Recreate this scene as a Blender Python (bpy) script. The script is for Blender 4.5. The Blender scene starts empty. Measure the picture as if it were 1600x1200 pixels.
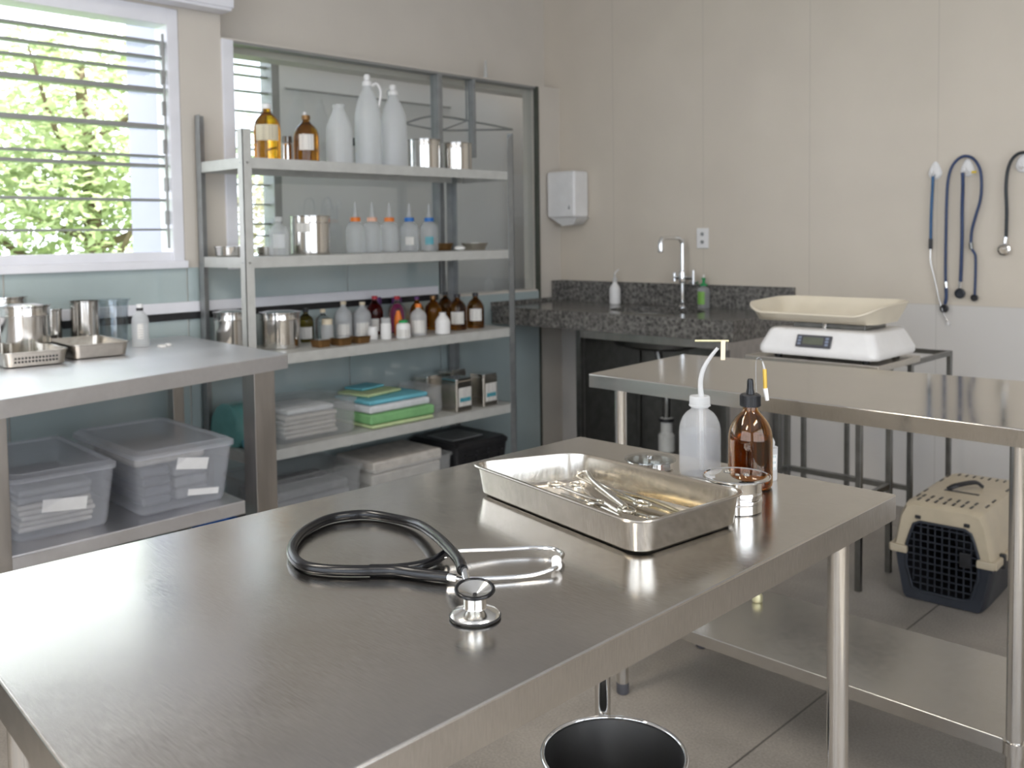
import bpy, bmesh, math, random
from mathutils import Vector, Matrix
random.seed(7)
S = bpy.context.scene
COL = S.collection
PI = math.pi

# ------------------------------------------------------------------ camera
yaw, pitch, roll = 0.772997677, 0.0520987308, -0.0130089314
fwd = Vector((-math.sin(yaw)*math.cos(pitch), math.cos(yaw)*math.cos(pitch), -math.sin(pitch)))
rgt = Vector((math.cos(yaw), math.sin(yaw), 0))
upv = rgt.cross(fwd)
r2 = rgt*math.cos(roll) + upv*math.sin(roll)
u2 = -rgt*math.sin(roll) + upv*math.cos(roll)
cam_d = bpy.data.cameras.new('camera')
cam = bpy.data.objects.new('camera', cam_d); COL.objects.link(cam)
CAM = Vector((3.822, -4.351, 1.29))
M = Matrix((r2, u2, -fwd)).transposed().to_4x4(); M.translation = CAM
cam.matrix_world = M
cam_d.sensor_width = 36; cam_d.lens = 1468.33/1600*36
cam_d.shift_y = -157.16/1600
cam_d.clip_start = 0.02; cam_d.clip_end = 100
cam_d.dof.use_dof = True; cam_d.dof.focus_distance = 1.12; cam_d.dof.aperture_fstop = 9.0
S.camera = cam

# ------------------------------------------------------------------ world and light
S.view_settings.view_transform = 'Standard'; S.view_settings.look = 'None'
S.view_settings.gamma = 1.0; S.view_settings.use_curve_mapping = False
S.view_settings.exposure = 0.15
W = bpy.data.worlds.new('sky'); S.world = W; W.use_nodes = True
bg = W.node_tree.nodes['Background']
bg.inputs['Color'].default_value = (0.85, 0.892, 1.0, 1); bg.inputs['Strength'].default_value = 4.6

def area(name, loc, rot, sx, sy, power, col=(1, 1, 1), portal=False):
    l = bpy.data.lights.new(name, 'AREA'); l.shape = 'RECTANGLE'; l.size = sx; l.size_y = sy
    l.energy = power; l.color = col
    if portal: l.cycles.is_portal = True
    o = bpy.data.objects.new(name, l); COL.objects.link(o); o.location = loc; o.rotation_euler = rot
    return o
# window openings, the right and front ones added for fill (portals guide the sky's own light)
area('window_portal', (-0.12, -3.68, 1.73), (0, -PI/2, 0), 1.2, 2.6, 1, portal=True)
area('window_portal', (6.32, -4.2, 1.6), (0, PI/2, 0), 2.1, 4.0, 1, portal=True)
area('window_portal', (3.6, -6.72, 1.6), (PI/2, 0, 0), 3.6, 2.1, 1, portal=True)
# unseen ceiling lamps added as fill, above and behind the camera
FILL_LAMPS = ((1.9, -4.4), (4.6, -3.4), (3.4, -5.6))
for lx, ly in FILL_LAMPS: area('fill_lamp_light', (lx, ly, 2.93), (0, 0, 0), 0.32, 1.24, 29, (1.0, 0.92, 0.80))
sun = bpy.data.lights.new('sun', 'SUN'); sun.energy = 12; sun.angle = .01; sun.color = (1, .95, .86)
so = bpy.data.objects.new('sun', sun); COL.objects.link(so); so.rotation_euler = Vector((.62, .45, 1.0)).to_track_quat('Z', 'Y').to_euler()

# ------------------------------------------------------------------ materials
def new_mat(name):
    m = bpy.data.materials.new(name); m.use_nodes = True
    return m, m.node_tree, m.node_tree.nodes['Principled BSDF']
def N(nt, t, **kw):
    n = nt.nodes.new(t)
    for k, v in kw.items(): setattr(n, k, v)
    return n
def coords(nt, scale=(1, 1, 1)):
    tc = N(nt, 'ShaderNodeTexCoord'); mp = N(nt, 'ShaderNodeMapping')
    mp.inputs['Scale'].default_value = scale
    nt.links.new(tc.outputs['Object'], mp.inputs['Vector']); return mp.outputs['Vector']
def simple(name, col, rough=0.5, metal=0.0, noise=0.05, scale=30, bump=0.0, alpha=1.0, trans=0.0, ior=1.45, coat=0.0, nscale=(1, 1, 1)):
    m, nt, p = new_mat(name)
    p.inputs['Metallic'].default_value = metal
    p.inputs['IOR'].default_value = ior
    p.inputs['Alpha'].default_value = alpha
    p.inputs['Transmission Weight'].default_value = trans
    p.inputs['Coat Weight'].default_value = coat
    v = coords(nt, nscale)
    nz = N(nt, 'ShaderNodeTexNoise'); nz.inputs['Scale'].default_value = scale; nz.inputs['Detail'].default_value = 4
    nt.links.new(v, nz.inputs['Vector'])
    cr = N(nt, 'ShaderNodeValToRGB')
    a = [max(0, c*(1-noise)) for c in col]; b = [min(1, c*(1+noise)) for c in col]
    cr.color_ramp.elements[0].color = (*a, 1); cr.color_ramp.elements[1].color = (*b, 1)
    cr.color_ramp.elements[0].position = .35; cr.color_ramp.elements[1].position = .65
    nt.links.new(nz.outputs['Fac'], cr.inputs['Fac']); nt.links.new(cr.outputs['Color'], p.inputs['Base Color'])
    mr = N(nt, 'ShaderNodeMapRange'); mr.inputs['To Min'].default_value = max(0, rough*.85); mr.inputs['To Max'].default_value = min(1, rough*1.15)
    nt.links.new(nz.outputs['Fac'], mr.inputs['Value']); nt.links.new(mr.outputs['Result'], p.inputs['Roughness'])
    if bump:
        bp = N(nt, 'ShaderNodeBump'); bp.inputs['Strength'].default_value = bump; bp.inputs['Distance'].default_value = .002
        nt.links.new(nz.outputs['Fac'], bp.inputs['Height']); nt.links.new(bp.outputs['Normal'], p.inputs['Normal'])
    return m

def steel_top(name, base, r0, r1, dirscale, wear=1.0):
    """brushed sheet: fine directional grain, cloudy wear, a few hairline scratches"""
    m, nt, p = new_mat(name)
    p.inputs['Metallic'].default_value = 1.0
    v = coords(nt, dirscale)
    g = N(nt, 'ShaderNodeTexNoise'); g.inputs['Scale'].default_value = 60; g.inputs['Detail'].default_value = 6
    nt.links.new(v, g.inputs['Vector'])
    v2 = coords(nt, (1, 1, 1))
    cl = N(nt, 'ShaderNodeTexNoise'); cl.inputs['Scale'].default_value = 7; cl.inputs['Detail'].default_value = 7; cl.inputs['Roughness'].default_value = .65
    nt.links.new(v2, cl.inputs['Vector'])
    mx = N(nt, 'ShaderNodeMath', operation='ADD'); nt.links.new(g.outputs['Fac'], mx.inputs[0]); nt.links.new(cl.outputs['Fac'], mx.inputs[1])
    h = N(nt, 'ShaderNodeMath', operation='MULTIPLY'); h.inputs[1].default_value = .5; nt.links.new(mx.outputs[0], h.inputs[0])
    mr = N(nt, 'ShaderNodeMapRange'); mr.inputs['From Min'].default_value = .35; mr.inputs['From Max'].default_value = .65
    mr.inputs['To Min'].default_value = r0; mr.inputs['To Max'].default_value = r1
    nt.links.new(h.outputs[0], mr.inputs['Value']); nt.links.new(mr.outputs['Result'], p.inputs['Roughness'])
    cr = N(nt, 'ShaderNodeValToRGB'); cr.color_ramp.elements[0].position = .38; cr.color_ramp.elements[1].position = .62
    cr.color_ramp.elements[0].color = (*[c*(1-.09*wear) for c in base], 1); cr.color_ramp.elements[1].color = (*[c*(1+.06*wear) for c in base], 1)
    nt.links.new(h.outputs[0], cr.inputs['Fac']); nt.links.new(cr.outputs['Color'], p.inputs['Base Color'])
    # scratches
    vo = N(nt, 'ShaderNodeTexVoronoi', feature='DISTANCE_TO_EDGE'); vo.inputs['Scale'].default_value = 9
    nz = N(nt, 'ShaderNodeTexNoise'); nz.inputs['Scale'].default_value = 5
    ad = N(nt, 'ShaderNodeMixRGB', blend_type='ADD'); ad.inputs[0].default_value = .5
    nt.links.new(v2, nz.inputs['Vector']); nt.links.new(v2, ad.inputs[1]); nt.links.new(nz.outputs['Color'], ad.inputs[2]); nt.links.new(ad.outputs[0], vo.inputs['Vector'])
    lt = N(nt, 'ShaderNodeMath', operation='LESS_THAN'); lt.inputs[1].default_value = .006; nt.links.new(vo.outputs['Distance'], lt.inputs[0])
    sub = N(nt, 'ShaderNodeMath', operation='MULTIPLY'); sub.inputs[1].default_value = -.25; nt.links.new(lt.outputs[0], sub.inputs[0])
    tot = N(nt, 'ShaderNodeMath', operation='ADD'); nt.links.new(sub.outputs[0], tot.inputs[0]); nt.links.new(h.outputs[0], tot.inputs[1])
    bp = N(nt, 'ShaderNodeBump'); bp.inputs['Strength'].default_value = .02; bp.inputs['Distance'].default_value = .0006
    nt.links.new(tot.outputs[0], bp.inputs['Height']); nt.links.new(bp.outputs['Normal'], p.inputs['Normal'])
    return m

def frosted(name, col, alpha, rough=.25):
    m, nt, p = new_mat(name); out = nt.nodes['Material Output']
    v = coords(nt); nz = N(nt, 'ShaderNodeTexNoise'); nz.inputs['Scale'].default_value = 25
    nt.links.new(v, nz.inputs['Vector'])
    cr = N(nt, 'ShaderNodeValToRGB'); cr.color_ramp.elements[0].color = (*[c*.93 for c in col], 1); cr.color_ramp.elements[1].color = (*col, 1)
    nt.links.new(nz.outputs['Fac'], cr.inputs['Fac']); nt.links.new(cr.outputs[0], p.inputs['Base Color'])
    p.inputs['Roughness'].default_value = rough
    tl = N(nt, 'ShaderNodeBsdfTranslucent'); nt.links.new(cr.outputs[0], tl.inputs['Color'])
    mx = N(nt, 'ShaderNodeMixShader'); mx.inputs[0].default_value = .45
    nt.links.new(p.outputs[0], mx.inputs[1]); nt.links.new(tl.outputs[0], mx.inputs[2])
    tr = N(nt, 'ShaderNodeBsdfTransparent')
    m2 = N(nt, 'ShaderNodeMixShader'); m2.inputs[0].default_value = alpha
    nt.links.new(tr.outputs[0], m2.inputs[1]); nt.links.new(mx.outputs[0], m2.inputs[2])
    nt.links.new(m2.outputs[0], out.inputs['Surface']); return m

def pane_glass(name, tint=(.95, .97, .97), ior=1.5, rough=0.0):
    m, nt, p = new_mat(name); out = nt.nodes['Material Output']; nt.nodes.remove(p)
    tr = N(nt, 'ShaderNodeBsdfTransparent'); tr.inputs['Color'].default_value = (*tint, 1)
    gl = N(nt, 'ShaderNodeBsdfGlossy'); gl.inputs['Roughness'].default_value = rough
    v = coords(nt); nz = N(nt, 'ShaderNodeTexNoise'); nz.inputs['Scale'].default_value = 2; nt.links.new(v, nz.inputs['Vector'])
    bp = N(nt, 'ShaderNodeBump'); bp.inputs['Strength'].default_value = .02; nt.links.new(nz.outputs['Fac'], bp.inputs['Height']); nt.links.new(bp.outputs[0], gl.inputs['Normal'])
    lw = N(nt, 'ShaderNodeLayerWeight'); lw.inputs['Blend'].default_value = .5      # same from both sides of the sheet
    pw = N(nt, 'ShaderNodeMath', operation='POWER'); pw.inputs[1].default_value = 5; nt.links.new(lw.outputs['Facing'], pw.inputs[0])
    f0 = ((ior-1)/(ior+1))**2*1.8
    fr = N(nt, 'ShaderNodeMapRange'); fr.inputs['To Min'].default_value = f0; fr.inputs['To Max'].default_value = 1.0; nt.links.new(pw.outputs[0], fr.inputs['Value'])
    mx = N(nt, 'ShaderNodeMixShader'); nt.links.new(fr.outputs[0], mx.inputs[0]); nt.links.new(tr.outputs[0], mx.inputs[1]); nt.links.new(gl.outputs[0], mx.inputs[2])
    nt.links.new(mx.outputs[0], out.inputs['Surface']); return m

def wall_mat(name, col, low=None, split=.95, jx=None, step=.62):
    m, nt, p = new_mat(name)
    tc = N(nt, 'ShaderNodeTexCoord'); sep = N(nt, 'ShaderNodeSeparateXYZ'); nt.links.new(tc.outputs['Object'], sep.inputs[0])
    nz = N(nt, 'ShaderNodeTexNoise'); nz.inputs['Scale'].default_value = 3; nz.inputs['Detail'].default_value = 6; nt.links.new(tc.outputs['Object'], nz.inputs['Vector'])
    cr = N(nt, 'ShaderNodeValToRGB'); cr.color_ramp.elements[0].color = (*[c*.965 for c in col], 1); cr.color_ramp.elements[1].color = (*[min(1, c*1.03) for c in col], 1)
    cr.color_ramp.elements[0].position = .3; cr.color_ramp.elements[1].position = .7
    nt.links.new(nz.outputs['Fac'], cr.inputs['Fac']); cur = cr.outputs[0]
    if low:
        lt = N(nt, 'ShaderNodeMath', operation='LESS_THAN'); lt.inputs[1].default_value = split; nt.links.new(sep.outputs['Z'], lt.inputs[0])
        mx = N(nt, 'ShaderNodeMixRGB'); mx.inputs[2].default_value = (*low, 1)
        nt.links.new(lt.outputs[0], mx.inputs[0]); nt.links.new(cur, mx.inputs[1]); cur = mx.outputs[0]
    if jx is not None:
        a = N(nt, 'ShaderNodeMath', operation='ADD'); a.inputs[1].default_value = 20*step - jx; nt.links.new(sep.outputs['X'], a.inputs[0])
        d = N(nt, 'ShaderNodeMath', operation='DIVIDE'); d.inputs[1].default_value = step; nt.links.new(a.outputs[0], d.inputs[0])
        f = N(nt, 'ShaderNodeMath', operation='FRACT'); nt.links.new(d.outputs[0], f.inputs[0])
        l = N(nt, 'ShaderNodeMath', operation='LESS_THAN'); l.inputs[1].default_value = .008; nt.links.new(f.outputs[0], l.inputs[0])
        s1 = N(nt, 'ShaderNodeMath', operation='SUBTRACT'); s1.inputs[1].default_value = split; nt.links.new(sep.outputs['Z'], s1.inputs[0])
        ab = N(nt, 'ShaderNodeMath', operation='ABSOLUTE'); nt.links.new(s1.outputs[0], ab.inputs[0])
        l2 = N(nt, 'ShaderNodeMath', operation='LESS_THAN'); l2.inputs[1].default_value = .002; nt.links.new(ab.outputs[0], l2.inputs[0])
        mxx = N(nt, 'ShaderNodeMath', operation='MAXIMUM'); nt.links.new(l.outputs[0], mxx.inputs[0]); nt.links.new(l2.outputs[0], mxx.inputs[1])
        sc = N(nt, 'ShaderNodeMath', operation='MULTIPLY'); sc.inputs[1].default_value = .22; nt.links.new(mxx.outputs[0], sc.inputs[0])
        mj = N(nt, 'ShaderNodeMixRGB'); mj.inputs[2].default_value = (.25, .23, .2, 1)
        nt.links.new(sc.outputs[0], mj.inputs[0]); nt.links.new(cur, mj.inputs[1]); cur = mj.outputs[0]
    nt.links.new(cur, p.inputs['Base Color']); p.inputs['Roughness'].default_value = .42
    return m

def floor_mat():
    m, nt, p = new_mat('floor_tile')
    tc = N(nt, 'ShaderNodeTexCoord'); mp = N(nt, 'ShaderNodeMapping'); mp.inputs['Location'].default_value = (.08, .30, 0)
    nt.links.new(tc.outputs['Object'], mp.inputs['Vector'])
    br = N(nt, 'ShaderNodeTexBrick'); br.offset = 0; br.inputs['Scale'].default_value = 1
    br.inputs['Brick Width'].default_value = .91; br.inputs['Row Height'].default_value = 3.0; br.inputs['Mortar Size'].default_value = .003
    br.inputs['Color1'].default_value = (.275, .25, .22, 1); br.inputs['Color2'].default_value = (.30, .27, .235, 1); br.inputs['Mortar'].default_value = (.10, .09, .08, 1)
    nt.links.new(mp.outputs[0], br.inputs['Vector'])
    nz = N(nt, 'ShaderNodeTexNoise'); nz.inputs['Scale'].default_value = 160; nz.inputs['Detail'].default_value = 3; nt.links.new(tc.outputs['Object'], nz.inputs['Vector'])
    cl = N(nt, 'ShaderNodeTexNoise'); cl.inputs['Scale'].default_value = 4; cl.inputs['Detail'].default_value = 6; nt.links.new(tc.outputs['Object'], cl.inputs['Vector'])
    sm = N(nt, 'ShaderNodeMath', operation='ADD'); nt.links.new(nz.outputs['Fac'], sm.inputs[0]); nt.links.new(cl.outputs['Fac'], sm.inputs[1])
    mr = N(nt, 'ShaderNodeMapRange'); mr.inputs['From Min'].default_value = .7; mr.inputs['From Max'].default_value = 1.3; mr.inputs['To Min'].default_value = .72; mr.inputs['To Max'].default_value = 1.22
    nt.links.new(sm.outputs[0], mr.inputs['Value'])
    mu = N(nt, 'ShaderNodeVectorMath', operation='SCALE'); nt.links.new(br.outputs['Color'], mu.inputs[0]); nt.links.new(mr.outputs[0], mu.inputs['Scale'])
    nt.links.new(mu.outputs[0], p.inputs['Base Color']); p.inputs['Roughness'].default_value = .45
    return m

def granite_mat():
    m, nt, p = new_mat('granite')
    v = coords(nt)
    n1 = N(nt, 'ShaderNodeTexNoise'); n1.inputs['Scale'].default_value = 42; n1.inputs['Detail'].default_value = 5; n1.inputs['Roughness'].default_value = .7
    vo = N(nt, 'ShaderNodeTexVoronoi'); vo.inputs['Scale'].default_value = 55
    nt.links.new(v, n1.inputs['Vector']); nt.links.new(v, vo.inputs['Vector'])
    ad = N(nt, 'ShaderNodeMath', operation='MULTIPLY_ADD'); ad.inputs[1].default_value = .35
    nt.links.new(vo.outputs['Distance'], ad.inputs[0]); nt.links.new(n1.outputs['Fac'], ad.inputs[2])
    cr = N(nt, 'ShaderNodeValToRGB'); e = cr.color_ramp.elements
    e[0].position = .45; e[0].color = (.045, .043, .040, 1); e[1].position = .90; e[1].color = (.24, .228, .21, 1)
    x = e.new(.62); x.color = (.105, .10, .093, 1)
    nt.links.new(ad.outputs[0], cr.inputs['Fac']); nt.links.new(cr.outputs[0], p.inputs['Base Color']); p.inputs['Roughness'].default_value = .2
    return m

def glass_solid(name, col, rough=.02, ior=1.45):
    m, nt, p = new_mat(name)
    v = coords(nt); nz = N(nt, 'ShaderNodeTexNoise'); nz.inputs['Scale'].default_value = 12; nt.links.new(v, nz.inputs['Vector'])
    cr = N(nt, 'ShaderNodeValToRGB'); cr.color_ramp.elements[0].color = (*[c*.92 for c in col], 1); cr.color_ramp.elements[1].color = (*col, 1)
    nt.links.new(nz.outputs['Fac'], cr.inputs['Fac']); nt.links.new(cr.outputs[0], p.inputs['Base Color'])
    p.inputs['Transmission Weight'].default_value = 1; p.inputs['Roughness'].default_value = rough; p.inputs['IOR'].default_value = ior
    return m

def label_mat(name, base, ink, lines=9):
    """paper label with rows of print too small to read"""
    m, nt, p = new_mat(name)
    tc = N(nt, 'ShaderNodeTexCoord'); mp = N(nt, 'ShaderNodeMapping'); mp.inputs['Scale'].default_value = (60, 60, 1)
    nt.links.new(tc.outputs['Object'], mp.inputs[0])
    nz = N(nt, 'ShaderNodeTexNoise'); nz.inputs['Scale'].default_value = 3; nt.links.new(mp.outputs[0], nz.inputs['Vector'])
    sp = N(nt, 'ShaderNodeSeparateXYZ'); nt.links.new(tc.outputs['Object'], sp.inputs[0])
    mu = N(nt, 'ShaderNodeMath', operation='MULTIPLY'); mu.inputs[1].default_value = lines*12; nt.links.new(sp.outputs['Z'], mu.inputs[0])
    fr = N(nt, 'ShaderNodeMath', operation='FRACT'); nt.links.new(mu.outputs[0], fr.inputs[0])
    lt = N(nt, 'ShaderNodeMath', operation='LESS_THAN'); lt.inputs[1].default_value = .4; nt.links.new(fr.outputs[0], lt.inputs[0])
    g = N(nt, 'ShaderNodeMath', operation='GREATER_THAN'); g.inputs[1].default_value = .5; nt.links.new(nz.outputs['Fac'], g.inputs[0])
    a = N(nt, 'ShaderNodeMath', operation='MULTIPLY'); nt.links.new(lt.outputs[0], a.inputs[0]); nt.links.new(g.outputs[0], a.inputs[1])
    b = N(nt, 'ShaderNodeMath', operation='MULTIPLY'); b.inputs[1].default_value = .55; nt.links.new(a.outputs[0], b.inputs[0])
    mx = N(nt, 'ShaderNodeMixRGB'); mx.inputs[1].default_value = (*base, 1); mx.inputs[2].default_value = (*ink, 1)
    nt.links.new(b.outputs[0], mx.inputs[0]); nt.links.new(mx.outputs[0], p.inputs['Base Color']); p.inputs['Roughness'].default_value = .6
    return m

STEEL = steel_top('brushed_steel_top', (.64, .615, .58), .14, .24, (1, 9, 1))
STEEL_X = steel_top('brushed_steel_second_top', (.64, .615, .58), .08, .14, (9, 1, 1), .7)
STEEL_U = steel_top('dull_steel_shelf', (.54, .525, .50), .20, .27, (1, 1, 1), .35)
STEEL_L = steel_top('worn_steel_top', (.76, .75, .76), .34, .48, (1, 1, 1), .4)
STEEL_TRAY = steel_top('satin_steel_tray', (.60, .565, .51), .17, .27, (10, 1, 1))
TUBE = simple('polished_steel_tube', (.66, .64, .61), .17, 1, .06, 12, nscale=(1, 1, .2))
POT = simple('polished_steel_pot', (.66, .64, .61), .12, 1, .08, 10, nscale=(1, 1, .1))
MIRROR_STEEL = simple('mirror_steel', (.78, .77, .75), .06, 1, .04, 10)
CHROME = simple('chrome', (.80, .80, .80), .05, 1, .02, 10)
DARKSTEEL = simple('dark_steel_tube', (.22, .22, .21), .32, 1, .1, 20)
SQSTEEL = simple('square_steel_leg', (.52, .49, .46), .3, 1, .08, 25, nscale=(1, 1, .15))
GREYPAINT = simple('grey_painted_steel', (.50, .50, .475), .42, 0, .05, 20)
GREYDK = simple('grey_galvanised_steel', (.30, .31, .31), .38, .5, .08, 20)
BOLT = simple('bolt_metal', (.35, .35, .34), .35, 1)
CREAM = wall_mat('cream_tile_wall', (.61, .549, .464), low=(.61, .585, .555), split=.95, jx=1.02, step=.61)
CREAM_L = wall_mat('cream_painted_wall', (.612, .566, .503))
GREYWALL = wall_mat('grey_white_wall', (.72, .70, .68))
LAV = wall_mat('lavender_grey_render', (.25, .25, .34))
TEAL = simple('backpainted_teal_glass', (.40, .475, .475), .10, 0, .05, 3, coat=1.0, ior=1.5)
FLOORM = floor_mat()
GRANITE = granite_mat()
WHITE = simple('white_paint', (.78, .78, .82), .4, 0, .03, 8)
WHITEP = simple('white_plastic', (.78, .77, .76), .3, 0, .03, 14)
CREAMP = simple('cream_plastic', (.70, .63, .50), .32, 0, .03, 12)
BLACKR = simple('black_rubber', (.004, .004, .005), .24, 0, .2, 40)
BLACKP = simple('black_plastic', (.018, .018, .02), .38, 0, .2, 40)
DARKBLUE = simple('dark_slate_plastic', (.022, .026, .035), .42, 0, .1, 20)
BEIGEP = simple('beige_plastic', (.47, .40, .29), .38, 0, .05, 15)
NAVY = simple('navy_tubing', (.022, .045, .12), .33, 0, .1, 40)
BLUET = simple('blue_tubing', (.015, .09, .22), .33, 0, .1, 40)
BLACKT = simple('black_green_tubing', (.012, .018, .022), .33, 0, .1, 40)
SLATM = simple('grey_aluminium_slat', (.30, .30, .29), .45, .3, .05, 10)
DGREEN = simple('dark_green_frame', (.06, .065, .05), .4, 0, .1, 20)
PANE = pane_glass('window_pane')
LOUVRE = pane_glass('louvre_pane', (.97, .99, .98))
AMBER = glass_solid('amber_glass_thin', (.66, .37, .10), 0.0, 1.5)
AMBERD = glass_solid('amber_glass_small', (.40, .15, .018), 0.05, 1.4)
AMBERL = glass_solid('amber_glass_light', (.82, .36, .03), 0.04, 1.4)
REDG = glass_solid('red_brown_glass', (.35, .03, .018), 0.05, 1.4)
CLEARG = glass_solid('clear_glass', (.95, .97, .97), 0.02, 1.35)
OLIVEG = glass_solid('olive_glass', (.30, .22, .03), 0.04, 1.4)
LIQ = glass_solid('amber_liquid', (.50, .24, .05), 0.0, 1.33)
FROST = frosted('natural_plastic', (.88, .89, .90), .62)
FROSTC = frosted('clear_soft_plastic', (.90, .92, .94), .30, .1)
WASHP = frosted('washer_bottle_plastic', (.90, .91, .92), .20, .10)
WATER = frosted('water_in_plastic', (.70, .76, .86), .20, .05)
BOXP = frosted('storage_box_plastic', (.92, .94, 1.0), .22, .12)
BOXLID = frosted('storage_box_lid_plastic', (.92, .94, 1.0), .42, .14)
BOXC = frosted('clear_box_plastic', (.84, .86, .87), .22, .12)
LABELM = label_mat('paper_label', (.72, .70, .66), (.12, .12, .14))
LABELC = label_mat('cream_paper_label', (.62, .56, .42), (.15, .12, .1))
TEALPRINT = label_mat('teal_printed_label', (.04, .28, .35), (.4, .55, .55))
PAPER = simple('white_paper', (.76, .75, .74), .7, 0, .03, 30)
ORANGE = simple('orange_cap', (.75, .19, .02), .4)
PALEOR = simple('pale_orange_cap', (.78, .45, .32), .4)
BLUEC = simple('blue_cap', (.02, .15, .48), .4)
REDC = simple('red_cap', (.45, .015, .03), .4)
PURPLE = simple('purple_cap', (.12, .035, .16), .4)
MAGENTA = simple('magenta_plastic', (.35, .03, .15), .4)
CREAMC = simple('cream_cap', (.72, .62, .46), .45)
GREENC = simple('green_cap', (.01, .28, .08), .4)
GREENL = simple('green_label', (.20, .42, .08), .4)
BROWNP = simple('brown_tin_dish', (.22, .12, .045), .3, .6)
TEALBAG = simple('teal_wrapped_cloth', (.16, .42, .40), .35, 0, .15, 9, coat=.5)
GREENCL = simple('green_cloth', (.22, .47, .20), .7, 0, .08, 20)
LTBLUE = simple('light_blue_cloth', (.16, .48, .58), .6, 0, .1, 10)
WHITECL = simple('white_cloth', (.66, .68, .70), .75, 0, .08, 20)
YELGREEN = simple('pale_green_cloth', (.52, .62, .34), .7, 0, .08, 20)
GREYCL = simple('grey_cloth', (.25, .25, .26), .8, 0, .15, 18)
DKCL = simple('dark_grey_cloth', (.10, .105, .12), .8, 0, .15, 18)
BEIGECL = simple('beige_gauze', (.52, .49, .45), .8, 0, .12, 22)
GOLDP = simple('yellow_brass_band', (.55, .36, .06), .3, .3)
BRASS = simple('pale_brass', (.62, .58, .36), .3, .6)
LCD = simple('green_grey_screen', (.12, .13, .10), .15)
GREYPL = simple('dark_grey_bezel', (.07, .07, .08), .3)
BLUEPLATE = simple('grey_blue_plate', (.22, .26, .35), .4)
LEAF = frosted('pale_green_leaf', (.50, .58, .33), 1.0, .6)
LEAFY = frosted('yellow_leaf', (.62, .56, .40), 1.0, .6)
BARK = simple('bark', (.16, .12, .08), .85, 0, .3, 14)
GRASS = simple('lawn', (.16, .26, .07), .9, 0, .3, 3)
BLUEPL = simple('blue_plastic', (.01, .12, .42), .4)
GAUZE = simple('white_swab', (.80, .79, .76), .9)

# ------------------------------------------------------------------ mesh helpers
def finish(name, bm, mat, parent=None, smooth=True, loc=None):
    bmesh.ops.recalc_face_normals(bm, faces=bm.faces)
    me = bpy.data.meshes.new(name); bm.to_mesh(me); bm.free()
    me.materials.append(mat)
    if smooth:
        me.shade_smooth()
        try: me.set_sharp_from_angle(angle=math.radians(38))
        except Exception: pass
    o = bpy.data.objects.new(name, me); COL.objects.link(o)
    if smooth and len(me.polygons) < 4000:
        w = o.modifiers.new('weighted_normals', 'WEIGHTED_NORMAL'); w.keep_sharp = True; w.weight = 80
    if parent: o.parent = parent
    if loc: o.location = loc
    return o
def box(x0, x1, y0, y1, z0, z1, bev=0.0, seg=2, bm=None):
    own = bm is None
    b = bmesh.new()
    vs = [b.verts.new((x, y, z)) for z in (z0, z1) for y in (y0, y1) for x in (x0, x1)]
    for f in ((0, 2, 3, 1), (4, 5, 7, 6), (0, 1, 5, 4), (2, 6, 7, 3), (0, 4, 6, 2), (1, 3, 7, 5)): b.faces.new([vs[i] for i in f])
    if bev: bmesh.ops.bevel(b, geom=b.edges[:], offset=bev, segments=seg, affect='EDGES', profile=.5)
    if own: return b
    merge(bm, b); return bm
def merge(bm, b):
    me = bpy.data.meshes.new('tmp'); b.to_mesh(me); b.free(); bm.from_mesh(me); bpy.data.meshes.remove(me)
def lathe(prof, n=40, cap=True, a0=0, a1=2*PI, cx=0, cy=0):
    b = bmesh.new(); full = abs(a1-a0-2*PI) < 1e-6
    k = n if full else n+1; rings = []
    for r, z in prof:
        if r < 1e-6 and full: rings.append([b.verts.new((cx, cy, z))]*k); continue
        rings.append([b.verts.new((cx+r*math.cos(a0+(a1-a0)*i/n), cy+r*math.sin(a0+(a1-a0)*i/n), z)) for i in range(k)])
    for A, B in zip(rings, rings[1:]):
        for i in range(n):
            j = (i+1) % k
            q = []
            for v in (A[i], A[j], B[j], B[i]):
                if v not in q: q.append(v)
            if len(q) > 2:
                try: b.faces.new(q)
                except ValueError: pass
    if cap and full:
        for R in (rings[0], rings[-1]):
            if R[0] is not R[1]:
                b.faces.new(R)
    return b
def smooth_pts(pts, sub=8):
    P = [Vector(p) for p in pts]
    if len(P) < 3: return P
    out = []
    Q = [P[0]*2-P[1]] + P + [P[-1]*2-P[-2]]
    for i in range(1, len(Q)-2):
        p0, p1, p2, p3 = Q[i-1:i+3]
        for k in range(sub):
            t = k/sub
            out.append(.5*((2*p1)+(p2-p0)*t+(2*p0-5*p1+4*p2-p3)*t*t+(3*p1-p0-3*p2+p3)*t**3))
    out.append(P[-1]); return out
def tube(pts, r, n=12, sub=8, closed=False, r1=None, flat=1.0, bm=None):
    P = smooth_pts(pts, sub) if sub > 1 else [Vector(p) for p in pts]
    b = bmesh.new(); rings = []; m = len(P)
    t0 = (P[1]-P[0]).normalized()
    nrm = t0.orthogonal().normalized()
    for i, p in enumerate(P):
        t = (P[min(i+1, m-1)]-P[max(i-1, 0)]).normalized()
        nrm = (nrm - t*nrm.dot(t)).normalized(); bi = t.cross(nrm)
        rr = r if r1 is None else r+(r1-r)*i/(m-1)
        rings.append([b.verts.new(p+(nrm*math.cos(2*PI*k/n)+bi*math.sin(2*PI*k/n)*flat)*rr) for k in range(n)])
    for A, B in zip(rings, rings[1:]):
        for k in range(n): b.faces.new((A[k], A[(k+1) % n], B[(k+1) % n], B[k]))
    b.faces.new(rings[0]); b.faces.new(rings[-1])
    if bm is not None: merge(bm, b); return bm
    return b
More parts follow.
